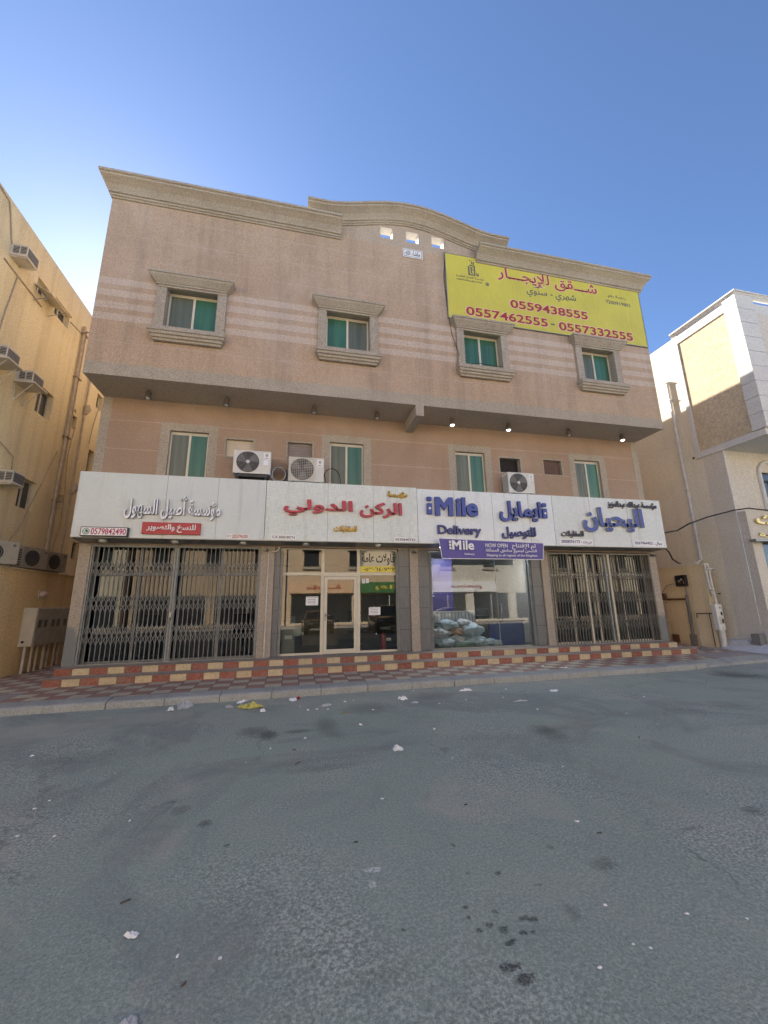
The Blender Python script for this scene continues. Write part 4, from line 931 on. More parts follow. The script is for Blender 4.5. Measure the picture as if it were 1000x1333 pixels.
for i, (x, where) in enumerate(((-4.66, 'over the left end of the leftmost gate'), (-3.0, 'over the middle of the leftmost gate'), (-1.32, 'over the right end of the leftmost gate'), (.33, 'over the left of the glass door shop'), (2.38, 'over the right of the glass door shop'), (4.35, 'over the left end of the parcel shop glass'))):
    t = thing('ceiling_lamp', 'round flush lamp under the sign boards '+where, 'lamp', (x, 11.2, 3.45), 'round lamps under the sign boards')
    m = MB(); m.tube([(x, 11.2, 3.48), (x, 11.2, 3.435)], [.11, .11], 24); part('ring', m, 'steel_grey', t)
    m = MB(); m.tube([(x, 11.2, 3.436), (x, 11.2, 3.418), (x, 11.2, 3.405)], [.095, .08, .03], 24); part('lens', m, 'lamp_lit' if i == 5 else 'lamp_glass', t)
for x, lab in ((-.70, 'small security camera at the head of the first pier'), (3.52, 'small security camera above the pier between the glass door and parcel shops'), (12.1, 'small security camera at the head of the rightmost pier')):
    t = thing('security_camera', lab, 'camera', (x, YW-.06, 3.36))
    m = MB(); m.cyl((x, YW-.05, 3.40), (0, 0, -1), .045, .02, 14); m.tube([(x, YW-.06, 3.38), (x, YW-.08, 3.33)], .015); part('mount', m, 'steel_grey', t)
    m = MB(); c = Vector((x-.02, YW-.06, 3.31)); m.tube([c, c+Vector((.03, -.16, -.03))], .042, 12); part('housing', m, 'steel_grey', t)
    m = MB(); m.disc(c+Vector((.0305, -.162, -.0305)), (.18, -.97, -.18), .032, 14); part('lens', m, 'ink_black', t)
m = MB(); m.tube([(-.66, YW-.075, FLOOR), (-.66, YW-.075, 3.2), (-.62, YW-.075, 3.25), (-.52, YW-.075, 3.26), (-.42, YW-.06, 3.30), (-.38, YW-.06, 3.39)], .016, 8)
for zz in (.9, 1.9, 2.9): m.box(-.685, -.635, YW-.095, YW-.05, zz, zz+.02)
solo('conduit_pipe', m, 'pipe_white', 'thin cream conduit running up the first pier beside the grey gate', 'pipe')
m = MB(); m.tube([(4.585, YU-.015, 13.25), (4.50, YU-.012, 12.2), (4.56, YU-.012, 11.0), (4.66, YU-.012, 10.1), (4.83, YU-.10, 9.35), (4.74, YU-.02, 8.98), (5.3, YU-.31, 8.97), (6.2, YU-.30, 8.955)], .009, 6)
solo('cable', m, 'black_rubber', 'thin dark cable hanging down the pink wall left of the billboard', 'cable')
for x in (2.985, 3.0):
    pass
# ================================================================== THINGS IN THE SHOPS
def notice(x, z, w, h, label, y, mats=('paper_white', 'ink_grey')):
    m = MB(); m.box(x, x+w, y-.004, y-.002, z, z+h)
    for k in range(3): m.box(x+w*.15, x+w*.8, y-.0055, y-.0045, z+h*(.25+.2*k), z+h*(.30+.2*k), 1)
    m.box(x+w*.05, x+w*.95, y-.0055, y-.0045, z+h*.86, z+h*.9, 1)
    solo('notice', m, list(mats), label, 'paper')
notice(.39, 1.80, .34, .24, 'white paper notice taped to the left pane beside the door', ys+.03)
notice(2.18, 1.50, .34, .22, 'white framed notice on the right pane beside the door', ys+.03)
notice(1.99, 2.40, .085, .13, 'left of two small stickers at the top of the right pane', ys+.03)
notice(2.10, 2.41, .085, .13, 'right of two small stickers at the top of the right pane', ys+.03)
t = thing('fire_extinguisher', 'red fire extinguisher standing behind the right pane', 'extinguisher', (2.62, 11.80, FLOOR+.004))
m = MB(); z = FLOOR+.005; m.tube([(2.62, 11.8, z+a) for a in (0, .02, .40, .46, .50, .53)], [.075, .085, .085, .07, .035, .03], 18); part('cylinder', m, 'extinguisher_red', t)
m = MB(); m.bbox(2.58, 2.66, 11.77, 11.83, z+.53, z+.57, .006); m.box(2.60, 2.72, 11.785, 11.815, z+.58, z+.60); m.tube([(2.60, 11.78, z+.55), (2.53, 11.76, z+.5), (2.52, 11.76, z+.2)], .012); part('valve', m, 'black_rubber', t)
m = MB(); m.box(2.72, 2.86, 11.80, 11.803, z+.28, z+.36); solo('notice', m, 'paper_white', 'small white card beside the red fire extinguisher', 'paper')
t = thing('cabinet', 'grey metal cabinet with a slanted top inside the left pane', 'cabinet', (-.02, 12.0, FLOOR+.004))
m = MB(); m.prism([(11.8, FLOOR+.005), (12.2, FLOOR+.005), (12.2, 1.5), (11.95, 1.5), (11.8, 1.35)], 'x', -.22, .12); part('body', m, 'desk_grey', t)
m = MB(); m.box(-.15, .05, 11.792, 11.799, .9, 1.0); part('label_plate', m, 'print_white', t)
def desk(x, y, w, label, mat='desk_grey'):
    t = thing('desk', label, 'desk', (x+w/2, y+.3, FLOOR+.004)); z = FLOOR+.006
    m = MB(); m.bbox(x, x+w, y, y+.65, z+.70, z+.74, .008); part('top', m, 'desk_black', t)
    m = MB(); m.box(x+.02, x+w-.02, y+.04, y+.06, z, z+.70); m.box(x+.02, x+.05, y+.06, y+.6, z, z+.70); m.box(x+w-.05, x+w-.02, y+.06, y+.6, z, z+.70); part('panel', m, mat, t)
def chair(x, y, label, rot=0.0):
    t = thing('office_chair', label, 'chair', (x, y, FLOOR+.004)); z = FLOOR+.006; M = Matrix.Translation((x, y, 0)) @ Matrix.Rotation(rot, 4, 'Z')
    m = MB(); m.bbox(-.24, .24, -.24, .24, z+.42, z+.50, .03, M=M); part('seat', m, 'chair_black', t)
    m = MB(); m.bbox(-.23, .23, .20, .27, z+.52, z+1.12, .03, M=M); m.box(-.03, .03, .24, .27, z+.42, z+.56, M=M); part('backrest', m, 'chair_black', t)
    m = MB(); m.tube([M @ Vector((0, 0, z+.08)), M @ Vector((0, 0, z+.42))], .028)
    for k in range(5):
        a = k*1.2566; m.tube([M @ Vector((0, 0, z+.10)), M @ Vector((.30*math.cos(a), .30*math.sin(a), z+.04))], [.022, .016])
    part('base', m, 'steel_grey', t)
    for s in (-1, 1):
        m = MB(); m.bbox(s*.27-.025, s*.27+.025, -.16, .18, z+.64, z+.68, .01, M=M); m.tube([M @ Vector((s*.27, .1, z+.46)), M @ Vector((s*.27, .1, z+.64))], .014); part('armrest', m, 'chair_black', t)
desk(-2.85, 12.3, 1.0, 'grey desk with dark top behind the middle of the leftmost gate'); desk(-1.75, 12.2, .8, 'narrow grey desk behind the right leaf of the leftmost gate'); desk(-4.5, 12.8, 1.3, 'long grey desk deep inside the leftmost shop', 'desk_black')
chair(-3.6, 12.2, 'black office chair behind the left leaf of the grey gate', .5); chair(-2.4, 13.2, 'black office chair at the middle desk of the leftmost shop', -.2); chair(-1.25, 12.1, 'black office chair at the right end of the leftmost shop', 2.8)
m = MB(); z = FLOOR+.75; m.bbox(-2.5, -2.1, 12.5, 12.58, z+.1, z+.4, .01); m.box(-2.33, -2.27, 12.56, 12.6, z, z+.12); m.box(-2.42, -2.18, 12.5, 12.66, z, z+.012); solo('monitor', m, 'chair_black', 'black computer monitor on the middle desk of the leftmost shop', 'monitor')
m = MB(); m.box(-4.7, -3.6, 13.6, 14.0, FLOOR+.006, 2.2); [m.box(-4.68, -3.62, 13.592, 13.6, zz, zz+.02, 1) for zz in (.95, 1.4, 1.85)]; solo('shelf_unit', m, ['wood_panel', 'ink_black'], 'brown shelf unit at the back of the leftmost shop', 'shelf')
desk(8.7, 12.4, 1.3, 'grey desk behind the left part of the brown gate'); chair(10.0, 12.6, 'black office chair behind the brown gate', .3)
m = MB(); m.box(10.6, 11.8, 12.3, 12.36, FLOOR+.006, 1.45); m.box(10.6, 10.66, 12.36, 13, FLOOR+.006, 1.45); solo('counter', m, 'wood_panel', 'brown counter behind the right part of the brown gate', 'counter')
m = MB(); m.box(.4, 1.6, 14.2, 14.9, FLOOR+.006, 1.25); m.box(.36, 1.64, 14.16, 14.9, 1.25, 1.29, 1); solo('counter', m, ['wood_panel', 'desk_black'], 'wooden counter at the back of the glass door shop', 'counter')
chair(2.2, 13.6, 'black office chair at the back of the glass door shop', 2.5)

# parcel shop: heap of parcel sacks, blue counter, chair, wall poster
def sack(c, sx, sy, sz, seed, mat, label, rot=0.0, pts=5):
    bm = bmesh.new(); bmesh.ops.create_icosphere(bm, subdivisions=4, radius=1); r = random.Random(seed); off = Vector((r.random()*50, r.random()*50, r.random()*50))
    M = Matrix.Rotation(rot, 3, 'Z')
    for v in bm.verts:
        p = v.co.copy(); e = max(abs(p.x), abs(p.y)); k = 1+.18*(e**3)
        n1 = noise.noise(p*1.5+off); n2 = abs(noise.noise(p*4.2+off)); n3 = abs(noise.noise(p*9+off)); n4 = abs(noise.noise(Vector((p.x*3, p.y*3, p.z*7))+off*2))
        q = p*(1+.30*n1-.26*n2-.16*n3-.18*n4)*k
        v.co = M @ Vector((q.x*sx, q.y*sy, max(q.z, -.75)*sz))
    zmin = min(v.co.z for v in bm.verts); m = MB(); m.bm(bm, 0, Matrix.Translation((c[0], c[1], c[2]-zmin)), False); m.sm = [True]*len(m.sm)
    return solo('parcel_sack', m, mat, label, 'sack', group='parcel sacks heaped behind the glass')
z = FLOOR+.01
for i, (c, s_, mat, lab) in enumerate((
    ((4.55, 11.98, z), (.36, .26, .20), 'bag_blue', 'pale blue parcel sack at the bottom left of the heap'),
    ((5.00, 12.05, z), (.30, .24, .22), 'bag_clear', 'grey parcel sack in the middle bottom of the heap'),
    ((5.55, 12.02, z), (.36, .26, .20), 'bag_blue', 'pale blue parcel sack at the bottom right of the heap'),
    ((6.15, 12.0, z), (.40, .26, .13), 'bag_blue', 'flat blue sack trailing right of the heap'),
    ((4.50, 12.12, z+.26), (.32, .26, .20), 'bag_clear', 'grey sack lying on the left of the heap'),
    ((5.02, 12.12, z+.30), (.28, .24, .17), 'box_brown', 'brown parcel squeezed in the middle of the heap'),
    ((5.55, 12.10, z+.28), (.38, .24, .24), 'bag_blue', 'large pale blue sack leaning on the right of the heap'),
    ((4.75, 12.2, z+.52), (.34, .26, .17), 'bag_blue', 'blue sack on top of the left of the heap'),
    ((5.35, 12.25, z+.55), (.26, .22, .16), 'bag_clear', 'small grey sack on top of the heap'),
    ((5.05, 11.86, z), (.42, .12, .11), 'bag_green', 'dark green flat sack in front of the heap against the glass'))):
    sack(c, *s_, i+3, mat, lab, rot=i*.7 % 1.2-.6)
m = MB(); m.bbox(4.35, 5.9, 12.55, 12.62, z, 1.55, .01); [m.box(4.35+k*.12, 4.362+k*.12, 12.54, 12.55, z, 1.5, 1) for k in range(13)]; solo('cage_panel', m, ['steel_grey', 'black_paint'], 'grey slatted partition behind the parcel sacks', 'partition')
t = thing('service_counter', 'blue upholstered service counter at the right of the parcel shop', 'counter', (6.75, 12.1, FLOOR+.004))
m = MB(); m.bbox(6.25, 7.28, 11.95, 12.35, z, 1.20, .03); part('body', m, 'sofa_blue', t)
m = MB(); m.bbox(6.22, 7.30, 11.92, 12.38, 1.20, 1.25, .012); part('top', m, 'desk_black', t)
chair(6.35, 13.1, 'black high-backed chair behind the blue counter', 3.0)
m = MB(); m.box(5.95, 6.25, 12.35, 12.7, z, 1.35); m.box(5.93, 6.27, 12.33, 12.72, 1.35, 1.38); solo('cabinet', m, 'chair_black', 'black cabinet between the parcel sacks and the blue counter', 'cabinet')
t = thing('wall_poster', 'dark purple poster with white letters on the left wall of the parcel shop', 'poster', (4.5, 13.2, 1.2))
m = MB(); m.box(3.75, 5.35, 13.0, 13.03, .9, 3.3); part('sheet', m, 'print_purple', t)
m = MB(); text_into(m, 'e', 4.35, 4.62, 2.35, 2.6, 12.999, .006, .04); text_into(m, 'عا', 4.3, 4.68, 2.0, 2.22, 12.999, .006, .03); part('lettering', m, 'print_white', t)
for x, lab in ((5.0, 'left'), (6.0, 'middle'), (6.9, 'right')):
    m = MB(); m.cyl((x, 12.4, 3.375), (0, 0, -1), .09, .012, 20); solo('ceiling_light', m, 'lamp_cool', 'lit round ceiling light inside the parcel shop, '+lab+' of three', 'lamp', group='ceiling lights in the parcel shop')

# ================================================================== LEFT NEIGHBOUR (yellow block across the alley)
XB, XT = -7.05, -7.6
LB = thing('apartment_block', 'tall plain yellow plastered block across the alley, hung with air conditioners', 'building', (-14, 16, 0))
WL = {'small_a': (14.55, 15.02, 7.88, 8.36), 'small_b': (14.52, 15.02, 4.98, 5.50), 'win_c': (12.78, 13.56, 7.53, 8.38), 'win_d': (12.78, 13.52, 4.63, 5.49), 'win_2': (12.80, 13.60, 10.88, 11.36),
      'win_a': (11.87, 12.40, 10.90, 11.36), 'far_a': (16.1, 16.55, 9.36, 9.95), 'far_b': (16.12, 16.55, 6.75, 7.65), 'far_c': (16.05, 16.5, 3.52, 4.12), 'vent_a': (14.77, 14.90, 8.47, 8.60), 'vent_b': (14.72, 14.85, 5.60, 5.73)}
m = MB(); m.wall(8.2, 27, 0, 12.4, XT, .22, list(WL.values()), (), axis='x', inward=-1)
m.quad((-24, 8.2, 0), (XT, 8.2, 0), (XT, 8.2, 12.4), (-24, 8.2, 12.4)); m.quad((-24, 27, 0), (XT, 27, 0), (XT, 27, 12.4), (-24, 27, 12.4)); m.quad((-24, 8.2, 0), (-24, 27, 0), (-24, 27, 12.4), (-24, 8.2, 12.4))
m.quad((-24, 8.2, 12.0), (XT-.2, 8.2, 12.0), (XT-.2, 27, 12.0), (-24, 27, 12.0)); m.quad((XT, 8.2, 12.4), (XT, 27, 12.4), (XT-.2, 27, 12.4), (XT-.2, 8.2, 12.4)); m.quad((XT-.2, 8.2, 12.4), (XT-.2, 27, 12.4), (XT-.2, 27, 12.0), (XT-.2, 8.2, 12.0))
part('wall', m, 'yellow_plaster', LB)
for k, (a, b, z0, z1) in WL.items():
    m = MB(); X = XT-.16
    if k.startswith('vent'):
        m.box(X-.03, X, a, b, z0, z1); part('vent_opening', m, 'vent_dark', LB); continue
    t_ = .04
    for y0, y1, c, d in ((a, a+t_, z0, z1), (b-t_, b, z0, z1), (a+t_, b-t_, z0, z0+t_), (a+t_, b-t_, z1-t_, z1), ((a+b)/2-.02, (a+b)/2+.02, z0+t_, z1-t_)): m.box(X-.02, X+.03, y0+.001, y1-.001, c+.001, d-.001)
    f = part('window', m, 'ac_beige' if k in ('win_c', 'win_d', 'far_b', 'far_c') else 'cream_aluminium', LB)
    m = MB(); m.box(X-.012, X-.004, a+t_, b-t_, z0+t_, z1-t_); part('pane', m, 'glass_screen' if k in ('small_a', 'small_b') else 'glass_dark', f)
m = MB(); m.prism([(12.40, 10.93), (13.62, 11.42), (13.62, 11.46), (12.40, 10.97)], 'x', XT, XT+.06) if False else m.box(XT, XT+.05, 12.72, 13.66, 11.37, 11.41)
part('lintel', m, 'yellow_plaster', LB)
# tin awning over the upper window
t = thing('awning', 'small pale tin awning tilted over the upper window of the yellow block', 'awning', (XT+.25, 12.3, 10.9))
m = MB(); m.add([(XT+.004, 11.75, 11.02), (XT+.004, 12.72, 11.02), (XT+.5, 12.62, 10.72), (XT+.5, 11.72, 10.72), (XT+.004, 11.75, 11.04), (XT+.004, 12.72, 11.04), (XT+.5, 12.62, 10.74), (XT+.5, 11.72, 10.74)], [(0, 3, 2, 1), (4, 5, 6, 7), (0, 1, 5, 4), (1, 2, 6, 5), (2, 3, 7, 6), (3, 0, 4, 7)]); part('sheet', m, 'ac_beige', t)
for y in (11.85, 12.55):
    m = MB(); m.tube([(XT+.002, y, 10.55), (XT+.46, y, 10.73)], .01, 6); part('strut', m, 'steel_grey', t)
def window_ac(y0, z0, label, out=.40, w=.49, h=.35, shelf=0):
    t = thing('window_air_conditioner', label, 'air conditioner', (XT+out/2, y0+w/2, z0), 'window air conditioners on the yellow block')
    m = MB(); m.bbox(XT-.02, XT+out, y0, y0+w, z0, z0+h, .014); part('casing', m, 'ac_beige', t)
    m = MB()
    for a in (.20, .62):
        m.box(XT+out*a, XT+out*(a+.34), y0-.004, y0, z0+.07, z0+h-.06, 0)
        for k in range(5): m.box(XT+out*a, XT+out*(a+.34), y0-.010, y0-.0045, z0+.08+k*.045, z0+.09+k*.045, 1)
    part('side_louvre', m, ['ac_dark', 'ac_beige'], t)
    m = MB(); m.box(XT+out, XT+out+.003, y0+.04, y0+w-.04, z0+.05, z0+h-.05, 0); [m.box(XT+out+.0035, XT+out+.008, y0+.04+k*(w-.08)/9, y0+.046+k*(w-.08)/9, z0+.05, z0+h-.05, 1) for k in range(10)]
    part('rear_grille', m, ['ac_coil', 'ac_dark'], t)
    m = MB()
    if shelf:
        m.box(XT, XT+out+.10, y0-.05, y0+w+.08, z0-.04, z0-.004); [m.tube([(XT+.01, y, z0-.55), (XT+out, y, z0-.04)], .014, 6) for y in (y0+.05, y0+w-.05)]; [m.tube([(XT+.01, y, z0-.55), (XT+.01, y, z0-.04)], .014, 6) for y in (y0+.05, y0+w-.05)]
        part('shelf', m, 'ac_beige', t)
    else:
        m.box(XT, XT+out*.9, y0+.03, y0+.07, z0-.03, z0-.003); m.box(XT, XT+out*.9, y0+w-.07, y0+w-.03, z0-.03, z0-.003); part('support', m, 'ac_beige', t)
    return t
window_ac(10.66, 10.95, 'topmost window air conditioner high under the roof of the yellow block')
window_ac(10.72, 7.97, 'shelf mounted window air conditioner at the picture edge, at middle height of the yellow block', shelf=1)
window_ac(11.80, 7.92, 'shelf mounted window air conditioner beside the middle window of the yellow block', shelf=1)
window_ac(11.80, 5.02, 'lowest window air conditioner beside the lower window of the yellow block')
# pipes and cables on that wall
m = MB()
m.tube([(XT+.07, 14.42, 11.6), (XT+.07, 14.42, 2.4)], .047, 10); m.tube([(XT+.06, 14.58, 11.55), (XT+.06, 14.58, 2.4)], .024, 8)
for zz in (11.3, 9.6, 7.4, 5.2, 3.4): m.box(XT, XT+.14, 14.33, 14.66, zz, zz+.03)
solo('drain_pipe', m, 'pipe_brown', 'thick grey brown double drain pipe on the yellow block', 'pipe')
m = MB(); m.tube([(XT+.06, 15.3, 10.1), (XT+.06, 15.3, 2.4)], .033, 10)
for zz in (9.0, 6.03): m.tube([(XT+.09, 15.33, zz), (XT+.13, 15.36, zz-.14), (XT+.08, 15.30, zz-.34)], [.085, .10, .06], 10)
solo('drain_pipe', m, 'pipe_brown', 'thinner drain pipe with two hoppers farther along the yellow block', 'pipe')
def cable(pts, label, r=.011, mat='pipe_brown'):
    m = MB(); m.tube(pts, r, 6); return solo('cable', m, mat, label, 'cable')
cable([(XT+.02, 9.9, 12.3), (XT+.02, 10.3, 12.25), (XT+.02, 10.45, 11.9), (XT+.02, 10.62, 11.4), (XT+.02, 10.75, 11.1)], 'dark cable from the roof edge to the topmost window air conditioner', .018)
cable([(XT+.02, 10.55, 10.70), (XT+.02, 11.2, 10.66), (XT+.02, 11.9, 10.62), (XT+.02, 12.2, 10.60)], 'pale conduit under the topmost window air conditioner', .02)
cable([(XT+.02, 11.1, 10.68), (XT+.02, 10.95, 9.4), (XT+.02, 10.85, 8.3)], 'thin pipe dropping from the conduit to the shelf mounted units', .016)
cable([(XT+.02, 11.1, 7.2), (XT+.02, 11.05, 6.4), (XT+.02, 11.4, 6.2), (XT+.02, 12.3, 5.9), (XT+.02, 12.35, 5.35)], 'thin pipe running above the lowest window air conditioner', .012)
cable([(XT+.02, 14.2, 6.8), (XT+.03, 13.7, 5.6), (XT+.03, 13.1, 4.2), (XT+.03, 12.6, 3.4)], 'slack cable slanting down past the lower window of the yellow block', .012)
cable([(XT+.02, 14.95, 8.0), (XT+.02, 14.8, 6.9), (XT+.02, 14.95, 5.9), (XT+.02, 15.05, 4.6), (XT+.02, 14.8, 3.5)], 'wavy cable between the two drain pipes', .012)
cable([(XT+.02, 13.65, 11.2), (XT+.25, 13.9, 11.0), (-6.6, 13.6, 10.95), (-5.29, 13.2, 11.5)], 'cable sagging from the yellow block across the alley to the pink wall', .012, 'black_rubber')
cable([(XT+.02, 16.3, 9.35), (XT+.02, 16.1, 8.6), (XT+.02, 16.0, 7.8)], 'short cable below the farthest upper window of the yellow block', .012)
# boundary wall with units standing on it
t = thing('boundary_wall', 'stained ochre boundary wall along the left alley with meter cabinet', 'wall', (XB-.1, 13, 0))
m = MB(); m.box(XB-.2, XB, 9.6, 26, 0, 2.84); part('wall', m, 'boundary_plaster', t)
m = MB(); m.box(XB-.23, XB+.02, 9.58, 26.02, 2.842, 2.88); part('coping', m, 'yellow_plaster', t)
m = MB(); m.quad((XT, 9.6, 2.87), (XB-.2, 9.6, 2.87), (XB-.2, 26, 2.87), (XT, 26, 2.87)); struct('raised_yard', m, 'dusty_paving')
def wall_condenser(x, y, face, w, label):
    t = thing('condenser_unit', label, 'air conditioner', (x, y, 2.885), 'outdoor units behind the ochre wall')
    z = 2.885; h = .58; d = .30
    Mx = Matrix.Translation((x, y, z)) @ Matrix.Rotation(face, 4, 'Z')
    m = MB(); m.bbox(-w/2, w/2, -d/2, d/2, .02, h, .015, M=Mx); part('casing', m, 'ac_dust', t)
    m = MB(); c = Mx @ Vector((-.1, -d/2-.003, h/2)); ax = Mx.to_3x3() @ Vector((0, -1, 0)); m.disc(c, ax, .22, 28, 0); [m.disc(c+ax*.008, ax, .22*k/6, 28, 1, .22*k/6-.008) for k in range(1, 7)]; part('fan_guard', m, ['vent_dark', 'ac_coil'], t)
    m = MB()
    for k in range(7):
        for s_ in (-1, 1): m.box(s_*(w/2+.002)-.002, s_*(w/2+.002)+.002, -d/2+.03, d/2-.03, .08+k*.065, .11+k*.065, M=Mx)
    part('side_louvre', m, 'ac_dark', t)
    m = MB(); m.disc(Mx @ Vector((w/2-.1, -d/2-.003, h-.1)), ax, .035, 14); part('badge', m, 'ink_grey', t)
wall_condenser(-7.12, 11.62, R(40), .8, 'outdoor unit with a badge on the ochre wall, nearest the camera')
wall_condenser(-7.10, 12.95, R(75), .8, 'outdoor unit on the ochre wall with its louvred end to the street')
wall_condenser(-7.08, 13.95, R(80), .8, 'outdoor unit on the ochre wall beside the pink building')
t = thing('wall_lamp', 'oval white bulkhead lamp on the ochre boundary wall', 'lamp', (XB+.06, 13.7, 2.2))
m = MB(); bm = bmesh.new(); bmesh.ops.create_uvsphere(bm, u_segments=20, v_segments=12, radius=1); m.bm(bm, 0, Matrix.Translation((XB+.02, 13.7, 2.22)) @ Matrix.Diagonal((.09, .17, .10, 1)), True); part('globe', m, 'stucco_pink', t)
m = MB(); m.box(XB, XB+.02, 13.5, 13.9, 2.11, 2.33); part('base', m, 'cabinet_grey', t)
t = thing('meter_cabinet', 'grey electric meter cabinet with small windows on the ochre wall', 'cabinet', (XB+.15, 14.0, .86))
m = MB(); m.bbox(XB+.002, XB+.32, 12.98, 15.6, .84, 1.85, .012); part('casing', m, 'cabinet_grey', t)
for i in range(4):
    y0 = 13.0+i*.64; m = MB(); m.bbox(XB+.322, XB+.335, y0+.02, y0+.62, .87, 1.82, .004); dd = part('door', m, 'cabinet_face', t)
    m = MB()
    for k in range(2): m.box(XB+.336, XB+.34, y0+.09+k*.27, y0+.24+k*.27, 1.32, 1.52)
    part('meter_window', m, 'glass_dark', dd)
m = MB(); m.disc((XB+.10, 12.978, .96), (0, -1, 0), .035, 16); part('cable_hole', m, 'vent_dark', t)
m = MB()
for i in range(9):
    y = 13.1+i*.28; m.tube([(XB+.12+.02*(i % 2), y, .14), (XB+.12+.02*(i % 2), y, .84)], .03 if i % 3 else .038, 8)
solo('conduit_row', m, 'pipe_white', 'row of cream conduits rising into the grey meter cabinet', 'pipes')

# ================================================================== RIGHT NEIGHBOUR
XQ = 15.2; YF, YG, YP = 9.19, 10.64, 10.35
RB = thing('villa_block', 'cream block with white stone quoins and overhanging upper floors right of the alley', 'building', (20, 16, 0))
m = MB()
m.quad((XQ, 11.59, 7.1), (XQ, 27, 7.1), (XQ, 27, 12.45), (XQ, 11.59, 12.45)); m.quad((XQ, 11.40, 0), (XQ, 27, 0), (XQ, 27, 7.1), (XQ, 11.40, 7.1))
m.quad((XQ, 27, 0), (30, 27, 0), (30, 27, 12.45), (XQ, 27, 12.45)); m.quad((XQ, 11.6, 12.1), (30, 11.6, 12.1), (30, 27, 12.1), (XQ, 27, 12.1))
part('side_wall', m, 'cream_plaster', RB)
m = MB(); m.quad((XQ-.004, YG, 0), (XQ-.004, 11.40, 0), (XQ-.004, 11.40, 7.1), (XQ-.004, YG, 7.1)); part('stone_strip', m, 'textured_stone', RB)
m = MB(); m.wall(XQ, 30, 0, 7.1, YG, .2, [(16.72, 17.75, 4.9, 6.35), (19.5, 20.6, 4.9, 6.35)], (), mi=0); part('front_wall', m, 'textured_stone', RB)
# upper projecting floor: white frame, sand infill, quoins
m = MB()
m.quad((XQ, YF, 7.1), (XQ, 11.59, 7.1), (XQ, 11.59, 7.104), (XQ, YF, 7.104)); m.quad((XQ, YF, 7.1), (30, YF, 7.1), (30, YG, 7.1), (XQ, YG, 7.1))
m.quad((XQ, YF, 7.1), (XQ, 11.59, 7.1), (XQ, 11.59, 12.45), (XQ, YF, 12.45)); m.quad((XQ, YF, 7.1), (30, YF, 7.1), (30, YF, 12.3), (XQ, YF, 12.3)); m.quad((XQ, YF, 12.2), (30, YF, 12.2), (30, 11.6, 12.2), (XQ, 11.6, 12.2))
part('upper_wall', m, 'white_stone', RB)
m = MB(); m.box(XQ-.012, XQ-.004, 9.55, 11.42, 7.36, 12.06); part('side_infill', m, 'sand_panel', RB)
m = MB()
m.box(XQ-.05, XQ-.001, YF-.001, 11.60, 7.10, 7.33); m.box(XQ-.05, XQ-.001, 11.44, 11.60, 7.33, 12.08); m.box(XQ-.05, XQ-.001, 9.5, 11.60, 12.08, 12.42)
part('side_frame', m, 'white_stone', RB)
m = MB(); z = 7.33
while z < 12.35:
    m.bbox(XQ-.10, XQ-.0005, 9.192, 9.53, z+.006, z+.565, .006); m.bbox(XQ-.103, XQ+.72, YF-.10, YF-.0005, z+.006, z+.565, .006); z += .572
part('quoin', m, 'white_stone', RB)
m = MB(); m.sweep([(30, YF, 12.62), (XQ, YF, 12.62), (XQ, 11.62, 12.62)], [(0, -1, 0), (-1, -1, 0), (-1, 0, 0)], [(-.2, 0), (.16, 0), (.16, .05), (.12, .06), (.10, .10), (.06, .14), (.05, .19), (0, .2)]); part('cornice', m, 'white_stone', RB)
m = MB(); m.box(XQ+.72, 30, YF-.02, YF-.004, 7.6, 11.9); part('front_infill', m, 'textured_stone', RB)
m = MB(); m.bbox(17.1, 19.3, YF-.10, YF-.021, 7.33, 9.6, .02); m.tube([(17.1+1.1*(1-math.cos(a)), YF-.06, 9.6+1.1*math.sin(a)) for a in [i*math.pi/16 for i in range(17)]], .08, 8); part('front_arch', m, 'white_stone', RB)
# arched first floor window
m = MB(); AW = [(16.64, 4.75), (16.64, 6.25)]+[(17.235-.595*math.cos(a), 6.25+.52*math.sin(a)) for a in [i*math.pi/14 for i in range(1, 14)]]+[(17.83, 6.25), (17.83, 4.75)]
m.tube([(x, YG-.03, z) for x, z in AW], .075, 8); w_ = part('arched_window', m, 'white_stone', RB)
m = MB(); m.box(16.72, 17.75, YG+.1, YG+.12, 4.9, 6.35); part('pane', m, 'glass_dark', w_)
m = MB(); m.box(16.72, 17.75, YG+.05, YG+.1, 6.0, 6.06); m.box(17.2, 17.25, YG+.05, YG+.1, 4.9, 6.0); part('frame', m, 'ink_black', w_)
# ground floor shop: stone fascia, pier, canopy edge, glass
m = MB(); m.box(XQ+.0, 30, YP, YG-.002, 3.74, 4.76); part('sign_fascia', m, 'textured_stone', RB)
for a, b in ((XQ, XQ+.42), (20.4, 21)):
    m = MB(); m.box(a, b, YP, YG-.002, .0, 3.738); part('shop_pier', m, 'textured_stone', RB)
m = MB(); m.bbox(XQ-.06, XQ+.46, YP-.04, YP+.2, .2, .78, .01); part('pier_plinth', m, 'white_stone', RB)
m = MB(); m.bbox(XQ-.14, 30, YP-.22, YP-.002, 3.66, 3.75, .02); part('canopy_edge', m, 'steel_grey', RB)
m = MB(); m.box(XQ+.42, 20.4, YP+.1, YP+.16, 2.45, 2.55); m.box(XQ+.42, XQ+.48, YP+.1, YP+.16, .3, 3.66); m.box(17.6, 17.68, YP+.1, YP+.16, .3, 3.66); f = part('shopfront', m, 'cream_aluminium', RB)
for x0, x1, z0, z1 in ((XQ+.48, 17.6, .3, 2.45), (XQ+.48, 17.6, 2.55, 3.66), (17.68, 20.4, .3, 2.45), (17.68, 20.4, 2.55, 3.66)):
    p = MB(); p.quad((x0, YP+.13, z0), (x1, YP+.13, z0), (x1, YP+.13, z1), (x0, YP+.13, z1)); part('pane', p, 'glass_house', f)
